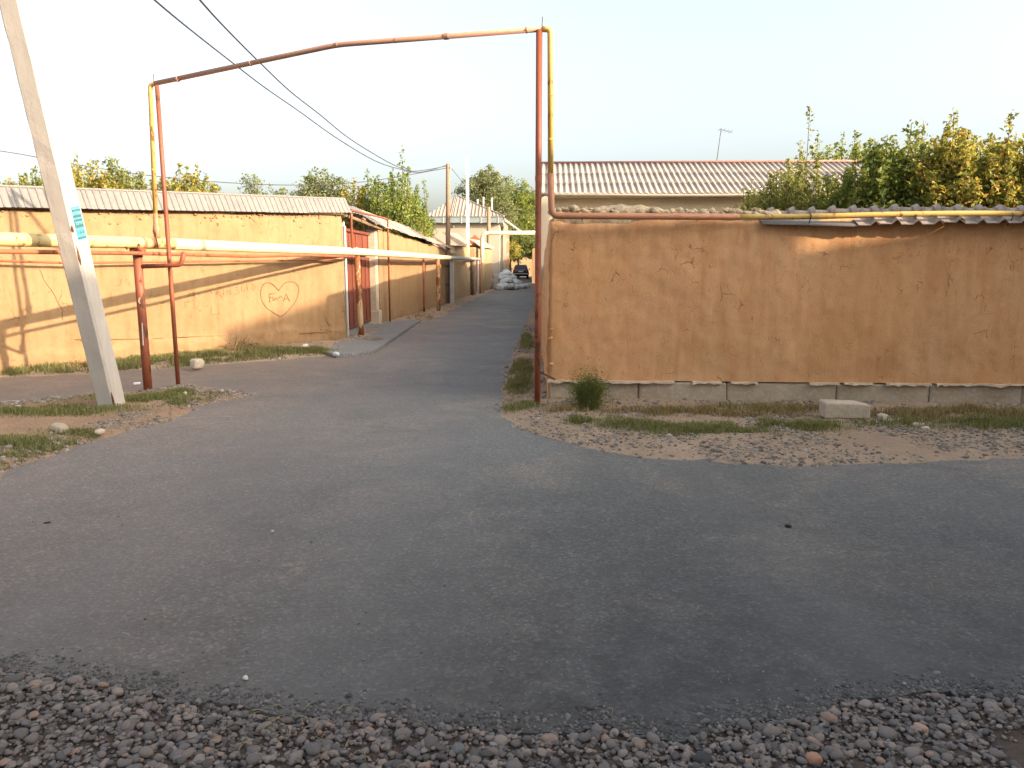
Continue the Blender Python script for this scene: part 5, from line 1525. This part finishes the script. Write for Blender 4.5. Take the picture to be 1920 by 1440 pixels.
# row behind the left wall
GL = "fruit trees in a row behind the straw-clay wall"
for i, (px, py, cr, lab) in enumerate(((20, 316, 1.05, "low olive fruit tree at the picture edge behind metal coping"), (92, 310, .85, "fruit tree half hidden by the leaning pole"), (150, 284, .65, "tall narrow fruit tree just beside the leaning pole"), (195, 300, .7, "fruit tree with a single pointed top behind metal coping"), (248, 288, .7, "pointed fruit tree nearest the yellow riser"), (318, 316, .6, "short fruit tree seen between the gate pipe posts"), (368, 296, .7, "pointed bushy fruit tree last in the orchard row"), (410, 338, .45, "small low fruit tree at the end of the orchard row"))):
    Y = 19.0 + (i % 3) * .9
    tree(lab, at(px, Y), top(px, py, Y), cr, 1.5, 64, 8500, .095, L_YELLOW if i % 3 != 1 else L_OLIVE, 220 + i, 'upright', .15, GL, spike=.18)
# trees above the lane wall
tree("bright green upright tree above the lane wall", at(735, 26.5), top(735, 312, 26.5), 1.2, 1.5, 90, 12000, .10, L_GREEN, 240, 'upright', .13, spike=.5)
tree("leafy green tree leaning over the rusty sheet roof", at(775, 27.5), top(775, 345, 27.5), .8, 1.5, 50, 6000, .10, L_GREEN, 241, 'upright', .13, spike=.5)
tree("slim yellow-green tree behind the gate canopy", at(672, 27.0), top(672, 325, 27.0), .75, 1.5, 50, 6000, .10, L_YELLOW, 242, 'upright', .13, spike=.4)
tree("round pale green willow far behind the gate canopy", at(612, 55), top(612, 316, 55), 2.3, 3.0, 70, 6500, .20, L_GREY, 243, 'round', .45)
tree("hazy thin poplar far beyond the coping", at(484, 75), top(484, 316, 75), 1.5, 3.5, 30, 1500, .24, L_GREY, 244, 'round', .5)
tree("hazy bare shrub far beyond the coping", at(530, 75), top(530, 342, 75), 1.6, 4.0, 20, 700, .22, L_GREY, 245, 'round', .4)
# big trees at the end of the lane
GF = "tall trees at the end of the lane"
tree("broad grey-green willow behind the hip roof", at(910, 92), top(910, 312, 92), 4.2, 3.0, 110, 12000, .27, L_GREY, 250, 'round', .6, GF)
tree("dark leafy willow above the far lane", at(965, 98), top(965, 338, 98), 4.0, 2.5, 100, 11000, .27, L_GREEN, 251, 'round', .6, GF)
tree("shaded tree hanging over the parked car", at(972, 84), top(975, 436, 84), 2.5, 1.5, 90, 10500, .20, L_DARK, 252, 'round', .35, GF)
tree("yellowish bushy tree behind the brick pillar", at(957, 74), top(957, 452, 74), 1.0, 1.2, 40, 3000, .16, L_YELLOW, 253, 'round', .3, GF)
tree("tall green tree beyond the slate house gable", at(1010, 104), top(1010, 352, 104), 3.2, 2.0, 60, 6000, .27, L_GREY, 254, 'round', .55, GF)

# ------------------------------------------------------------------ grass, weeds and pebbles
G_GREEN = leafmat("grass_green", [(0.0, (0.105, 0.125, 0.042)), (0.45, (0.165, 0.178, 0.062)), (0.8, (0.24, 0.22, 0.095)), (1.0, (0.32, 0.26, 0.13))], .25)
G_DRY = leafmat("grass_dry", [(0.0, (0.20, 0.145, 0.065)), (0.5, (0.28, 0.20, 0.09)), (1.0, (0.36, 0.28, 0.14))], .2)
def grass_patch(name, label, verge, spots, seed, mat, hgt, width=.008):
    """spots: (px, py, radius x, radius y, count)"""
    r = np.random.default_rng(seed); X = []; Y = []; Hh = []
    for px, py, ax, ay, n in spots:
        c = G(px, py, .04)
        q = r.normal(0, 1, (n, 2)) * np.where(r.uniform(0, 1, (n, 1)) < .3, 1.9, 1.0); X.append(c.x + q[:, 0] * ax * .6); Y.append(c.y + q[:, 1] * ay * .6)
        Hh.append(hgt * r.uniform(.4, 1.25, n) * np.exp(-.13 * (q ** 2).sum(1)))
    X = np.concatenate(X); Y = np.concatenate(Y); Hh = np.concatenate(Hh)
    clump = fbm(X * 4, Y * 4, 0, seed, 3)
    k = clump > -.30 + r.normal(0, .25, len(X))
    X, Y, Hh = X[k], Y[k], Hh[k] * (1 + .5 * clump[k])
    Z, Dd = verge.z(X, Y); k = Dd > .03
    V, F = blades(r, X[k], Y[k], Z[k], Hh[k], width, .6)
    o = link(name, np_mesh(name, V, F, mat, False)); tag(o, label, "grass", None, 'stuff'); return o
grass_patch("grass", "short green grass round the foot of the leaning pole", V_ISLE, [(120, 772, .55, .22, 5200), (270, 748, .55, .22, 4600), (350, 738, .35, .16, 2200), (60, 775, .5, .15, 1800), (30, 835, .6, .22, 4200), (0, 860, .5, .2, 2200), (150, 812, .25, .1, 700), (205, 815, .18, .07, 600), (155, 827, .10, .05, 350), (60, 860, .25, .1, 500), (310, 755, .3, .12, 1200)], 301, G_GREEN, .055)
grass_patch("grass", "green grass along the foot of the straw-clay wall", V_LEFT, [(300, 680, .7, .30, 5200), (370, 672, .6, .30, 4600), (440, 668, .6, .35, 4600), (500, 662, .6, .35, 4200), (560, 660, .55, .3, 3200), (610, 660, .3, .15, 900), (200, 690, .7, .2, 2200), (100, 695, .6, .15, 1000), (20, 698, .5, .12, 700)], 302, G_GREEN, .10, .010)
grass_patch("grass", "dry straw-coloured grass at the foot of the straw-clay wall", V_LEFT, [(150, 690, 1.2, .2, 1500), (450, 655, .5, .25, 1800), (50, 692, .8, .15, 900), (700, 640, .3, .2, 300), (800, 595, .5, .8, 800)], 303, G_DRY, .11, .008)
grass_patch("grass", "green grass tufts before the corner wall foundation", V_RIGHT, [(962, 758, .20, .25, 2800), (972, 720, .14, .5, 2600), (978, 690, .14, .9, 3600), (988, 640, .12, 1.6, 3000), (1300, 810, .55, .16, 4800), (1450, 802, .45, .20, 5000), (1180, 800, .3, .15, 1200), (1700, 800, .4, .15, 1200), (1090, 790, .12, .08, 500), (1250, 806, .25, .10, 900), (1850, 800, .50, .18, 4200), (1500, 808, .3, .1, 900), (1400, 770, .5, .12, 900)], 304, G_GREEN, .075)
grass_patch("grass", "dry brown grass against the corner wall foundation", V_RIGHT, [(1050, 772, .25, .10, 700), (1250, 775, .55, .12, 1500), (1330, 780, .6, .14, 2000), (1420, 775, .5, .14, 1500), (1700, 785, .7, .16, 1700), (1800, 778, .6, .16, 1800), (1900, 785, .5, .18, 1700), (1560, 772, .5, .10, 800)], 305, G_DRY, .085)
# feathery bush by the corner
bw = thing("bush", "feathery green weed bush growing at the wall corner foundation", "bush", G(1103, 772, .05))
r = np.random.default_rng(320); c = G(1103, 766, .05); n = 900
an = r.uniform(0, 6.283, n); q = r.uniform(0, 1, n)
X = c.x + r.normal(0, .04, n); Y = c.y + r.normal(0, .04, n)
V, F = blades(r, X, Y, np.full(n, .05), r.uniform(.18, .40, n), .006, .42, .3); link("stems", np_mesh("stems", V, F, G_GREEN, False), bw)
P = np.stack([c.x + r.normal(0, .095, 5200), c.y + r.normal(0, .08, 5200), .05 + np.abs(r.normal(.19, .09, 5200))], -1)
V, F = leaves(r, P, .028, .2, .1, .25); link("foliage", np_mesh("foliage", V, F, leafmat("weed_green", [(0, (.05, .085, .022)), (.6, (.085, .13, .03)), (1, (.14, .16, .045))]), False), bw)
V, F = blades(r, c.x + r.uniform(-.45, .3, 60), c.y + r.uniform(-.12, .05, 60), np.full(60, .05), r.uniform(.08, .22, 60), .006, .8, .6); link("dry_stalks", np_mesh("dry_stalks", V, F, G_DRY, False), bw)
# tumbled dry weed at the left wall
tw_ = thing("dry_weed", "tangled dry brush heap in the grass below the heart", "weed", G(447, 655, .08))
r = np.random.default_rng(330); c = G(447, 656, .08); m = MB()
for k in range(90):
    a, e_ = r.uniform(0, 6.28), r.uniform(.1, 1.3); L_ = r.uniform(.12, .34)
    p = c + Vector((r.normal(0, .10), r.normal(0, .08), 0)); d_ = Vector((math.cos(a) * math.cos(e_), math.sin(a) * math.cos(e_), math.sin(e_)))
    m.tube([p, p + d_ * L_ * .5 + Vector((0, 0, .02)), p + d_ * L_ + Vector((r.normal(0, .03), 0, -.03))], [.006, .005, .002], 4, False)
m.build("twigs", simple("dry_twigs", (.22, .15, .08), (.15, .10, .055), 20, .95, .2, .003), tw_)

# ------------------------------------------------------------------ stones
S_PEB = island_mat("river_pebbles", [(0.0, (0.072, 0.065, 0.059)), (0.25, (0.125, 0.112, 0.103)), (0.5, (0.170, 0.148, 0.134)), (0.72, (0.193, 0.157, 0.134)), (0.9, (0.260, 0.224, 0.193)), (1.0, (0.296, 0.188, 0.134))], .75)
S_VERGE = island_mat("verge_stones", [(0.0, (0.16, 0.13, 0.105)), (0.5, (0.26, 0.215, 0.17)), (0.85, (0.34, 0.29, 0.235)), (1.0, (0.42, 0.37, 0.31))], .95)
S_CRUMB = island_mat("asphalt_crumbs", [(0.0, (0.055, 0.052, 0.05)), (0.6, (0.12, 0.115, 0.105)), (1.0, (0.22, 0.20, 0.18))], .95)
S_GRIT = island_mat("road_grit", [(0.0, (0.09, 0.085, 0.08)), (0.6, (0.17, 0.16, 0.145)), (1.0, (0.34, 0.31, 0.28))], .95)
r = np.random.default_rng(400)
nearx = np.array([p.x for p in near]); neary = np.array([p.y for p in near]); od = np.argsort(nearx)
ex_ = np.concatenate([[-12.], nearx[od], [14.]]); ey_ = np.concatenate([[3.2], neary[od], [3.4]])
edge = lambda x: np.interp(x, ex_, ey_)
n = 44000
X = r.uniform(-4.2, 4.4, n); Yt = edge(X); Y = Yt - .004 - r.uniform(0, 1, n) ** 1.15 * 1.35
k = (Y > 1.75); X, Y = X[k], Y[k]; Yt = Yt[k]
R = r.lognormal(math.log(.0082), .42, len(X)); R = np.clip(R, .004, .030)
# bare red earth patch bottom right
bare = ((X - 2.0) / .55) ** 2 + ((Y - 2.25) / .22) ** 2 < 1 + .6 * fbm(X * 5, Y * 5, 0, 4, 3)
keep = ~bare | (r.uniform(0, 1, len(X)) < .12)
X, Y, R, Yt = X[keep], Y[keep], R[keep], Yt[keep]
Zb = -.016 + .010 * fbm(X * 2, Y * 2, 0, 8, 4)
Z = Zb + R * .15 + np.abs(r.normal(0, .008, len(X)))
bigp = (R > .0085) & (np.abs(X) < 3.2)
V, F = pebbles(r, X[bigp], Y[bigp], Z[bigp], R[bigp], (.45, .8), 2)
V2, F2 = pebbles(r, X[~bigp], Y[~bigp], Z[~bigp], R[~bigp], (.45, .8), 1)
F = np.concatenate([F, F2 + len(V)]); V = np.concatenate([V, V2])
o = link("gravel", np_mesh("gravel", V, F, S_PEB, True)); tag(o, "loose grey and pinkish river gravel along the near road edge", "gravel", None, 'stuff')
# crumbled asphalt along the broken edge
n = 11000; X = r.uniform(-4, 4.2, n); Y = edge(X) + r.normal(.02, .055, n); R = np.clip(r.lognormal(math.log(.0045), .5, n), .0018, .018)
Z = np.where(Y > edge(X), .0, -.018) + R * .1
V, F = pebbles(r, X, Y, Z, R, (.4, .8), 1); o = link("asphalt_crumbs", np_mesh("asphalt_crumbs", V, F, S_CRUMB, False)); tag(o, "dark crumbs broken from the asphalt edge", "crumbs", None, 'stuff')
# loose grit on the road
n = 1500; Y = 2.6 + 9 * r.uniform(0, 1, n) ** 1.6; X = r.uniform(-1, 1, n) * Y * .75; R = np.clip(r.lognormal(math.log(.0026), .45, n), .0012, .009)
isl = sdist(X, Y, is_poly) < 0; X, Y, R = X[isl], Y[isl], R[isl]
kk = Y > edge(np.clip(X, -3, 3.3)); X, Y, R = X[kk], Y[kk], R[kk]
V, F = pebbles(r, X, Y, R * .3, R, (.4, .8), 1); o = link("road_grit", np_mesh("road_grit", V, F, S_GRIT, False)); tag(o, "loose grit scattered over the asphalt", "grit", None, 'stuff')
# gravel on the verges
def verge_gravel(label, verge, n, box, seed, r0=.012, clip=.045, dmin=-.06, dmax=9, mat=S_VERGE, dens0=-.15):
    q = np.random.default_rng(seed); X = q.uniform(box[0], box[1], n); Y = q.uniform(box[2], box[3], n)
    Z, Dd = verge.z(X, Y); dens = fbm(X * 1.6, Y * 1.6, 0, seed, 3)
    k = (Dd > dmin) & (Dd < dmax) & (dens > dens0 + q.normal(0, .25, n)) & (Z > -.02)
    X, Y, Z = X[k], Y[k], Z[k]; R = np.clip(q.lognormal(math.log(r0), .42, len(X)), .004, clip)
    V, F = pebbles(q, X, Y, Z + R * .15, R, (.4, .8), 1); o = link("verge_gravel", np_mesh("verge_gravel", V, F, mat, False)); tag(o, label, "gravel", None, 'stuff')
verge_gravel("pale gravel spilling along the verge before the corner wall", V_RIGHT, 16000, (-.4, 6.6, 5.9, 8.6), 410, .011)
verge_gravel("pale gravel along the road side of the traffic island", V_ISLE, 22000, (-7, -2.9, 5.5, 9.7), 411, .011, .045, -.06, .5, dens0=-.55)
verge_gravel("scattered stones on the lane edge strip", V_LEFT, 9000, (-8, -1.2, 10.5, 32), 412, .014)
verge_gravel("small stones strewn beside the lane wall return", V_RIGHT, 2600, (-.2, .7, 8.6, 20), 413, .013)
# single stones and litter one can point at
def stone(label, p, s, mat, seed, name="stone", flat=.7, sub=3, sq_=1.0):
    q = np.random.default_rng(seed); V, F = ico(sub)
    P = np.sign(V) * np.abs(V) ** sq_
    P = P * (1 + .18 * fbm(V[:, 0] * 1.7 + seed, V[:, 1] * 1.7, V[:, 2] * 1.7, seed, 3))[:, None] * np.array(s)
    a = q.uniform(0, 6.28); c_, s_ = math.cos(a), math.sin(a)
    P = np.stack([P[:, 0] * c_ - P[:, 1] * s_, P[:, 0] * s_ + P[:, 1] * c_, P[:, 2]], -1)
    me = np_mesh(name, P, F, mat, True); o = link(name, me, None, Matrix.Translation(p)); tag(o, label, "stone"); return o
def mono(name, c, rough=.8): return simple(name, c, tuple(x * .8 for x in c), 25, rough, .3, .003)
stone("orange round pebble among grey gravel", G(1526, 1424, .0), (.027, .024, .022), mono("orange_pebble", (.36, .19, .12)), 501)
stone("large dark smooth pebble at the gravel bottom edge", G(1318, 1424, .0), (.034, .028, .022), mono("dark_pebble", (.05, .048, .05)), 502)
stone("single white pebble lying on the asphalt", G(460, 1271, .008), (.013, .010, .009), mono("white_pebble", (.62, .55, .47)), 503)
stone("grey-green egg-shaped pebble near the gravel edge", G(1545, 1366, .0), (.026, .018, .017), mono("slate_pebble", (.16, .18, .18)), 504)
stone("pinkish flat brick chip on the gravel", G(1727, 1366, .0), (.024, .017, .012), mono("pink_chip", (.38, .24, .18)), 505, sq_=.6)
stone("rounded tan pebble standing out of the gravel", G(1196, 1395, .0), (.024, .021, .020), mono("tan_pebble", (.24, .19, .15)), 506)
stone("grey round pebble near the centre gravel edge", G(860, 1404, .0), (.023, .022, .018), mono("grey_pebble", (.15, .15, .145)), 507)
stone("small pale stone in the middle of the road", G(511, 996, .006), (.012, .010, .008), mono("pale_grit", (.5, .46, .42)), 508)
stone("dark lump of tar lying on the asphalt", G(1478, 986, .008), (.022, .014, .010), mono("tar_lump", (.03, .03, .03)), 509)
stone("small dark twig-like crumb at the road side", G(88, 980, .004), (.020, .008, .006), mono("dark_crumb", (.03, .028, .025)), 510)
stone("pale rock in the dirt of the traffic island", G(111, 803, .08), (.085, .06, .055), M_STONE, 511)
stone("small pinkish rock on the island gravel", G(187, 809, .06), (.05, .035, .025), M_STONE, 512)
stone("white stone in the island grass tip", G(347, 738, .06), (.035, .03, .025), M_STONE, 513)
stone("broken pale block in the grass below the straw-clay wall", G(370, 682, .10), (.10, .06, .075), M_STONE, 514, sq_=.55)
# squared stone block before the corner wall
blk = thing("stone_block", "squared pale stone block lying against the foundation", "block", G(1582, 785, .05))
c = G(1582, 783, .06); m = MB(); m.box((0, 0, .085), (.44, .20, .16), None, .012)
me = m.mesh("block", M_STONE)
bm = bmesh.new(); bm.from_mesh(me); bmesh.ops.subdivide_edges(bm, edges=bm.edges[:], cuts=3, use_grid_fill=True)
for v_ in bm.verts:
    f_ = float(fbm(np.array([v_.co.x * 9]), np.array([v_.co.y * 9]), np.array([v_.co.z * 9]), 5, 3)[0]); v_.co += v_.co.normalized() * f_ * .006
    if v_.co.x > .15 and v_.co.z > .1: v_.co.z -= .02
bm.to_mesh(me); bm.free()
link("block", me, blk, Matrix.Translation(c) @ Matrix.Rotation(math.radians(-3), 4, 'Z'))
for i, (px, py, s_) in enumerate(((1657, 772, .055), (1655, 782, .06), (1665, 789, .05), (1720, 797, .04), (1735, 803, .035))):
    stone(("upper of the stacked grey stones by the foundation", "middle of the stacked grey stones by the foundation", "lowest of the stacked grey stones by the foundation", "tan stone at the edge of the verge gravel", "reddish small stone beside the tan stone")[i], G(px, py, .07), (s_ * 1.4, s_, s_ * .6), M_STONE, 520 + i)
# litter
def litter(label, p, s, col, seed):
    o = stone(label, p, s, mono("litter_%d" % seed, col, .5), seed, "litter", sub=3, sq_=.8); o['category'] = "litter"; return o
litter("white crumpled wrapper at the foot of the rust-red post", G(256, 719, .02), (.05, .02, .02), (.62, .62, .64), 530)
litter("white and cyan crumpled bag before the concrete apron", G(630, 664, .06), (.10, .05, .04), (.62, .68, .68), 531)
litter("pale scrap lying at the wall foot near the apron", G(573, 650, .09), (.08, .04, .05), (.60, .54, .46), 532)
litter("grey flattened scrap at the road edge left of the pole".replace("left of", "beyond"), G(20, 753, .03), (.10, .03, .012), (.35, .33, .31), 533)
litter("small white scrap on the island dirt", G(34, 762, .06), (.03, .02, .015), (.6, .58, .54), 534)
# straw bits on the gravel
m = MB(); r = np.random.default_rng(540)
for k in range(46):
    px, py = r.uniform(420, 720) if k < 35 else r.uniform(300, 1800), r.uniform(1310, 1440)
    p = G(px, py, .008); a = r.uniform(0, 6.28); L_ = r.uniform(.02, .07)
    c_ = r.normal(0, .5); m.tube([p + Vector((math.cos(a + c_ * t_) * L_ * t_, math.sin(a + c_ * t_) * L_ * t_, .012 * math.sin(3.14 * t_))) for t_ in (0, .2, .4, .6, .8, 1)], [.0012, .0013, .0013, .0012, .001, .0006], 4, False)
o = m.build("straw_litter", mono("straw", (.30, .245, .13))); tag(o, "bits of dry straw lying on the gravel", "straw", None, 'stuff')
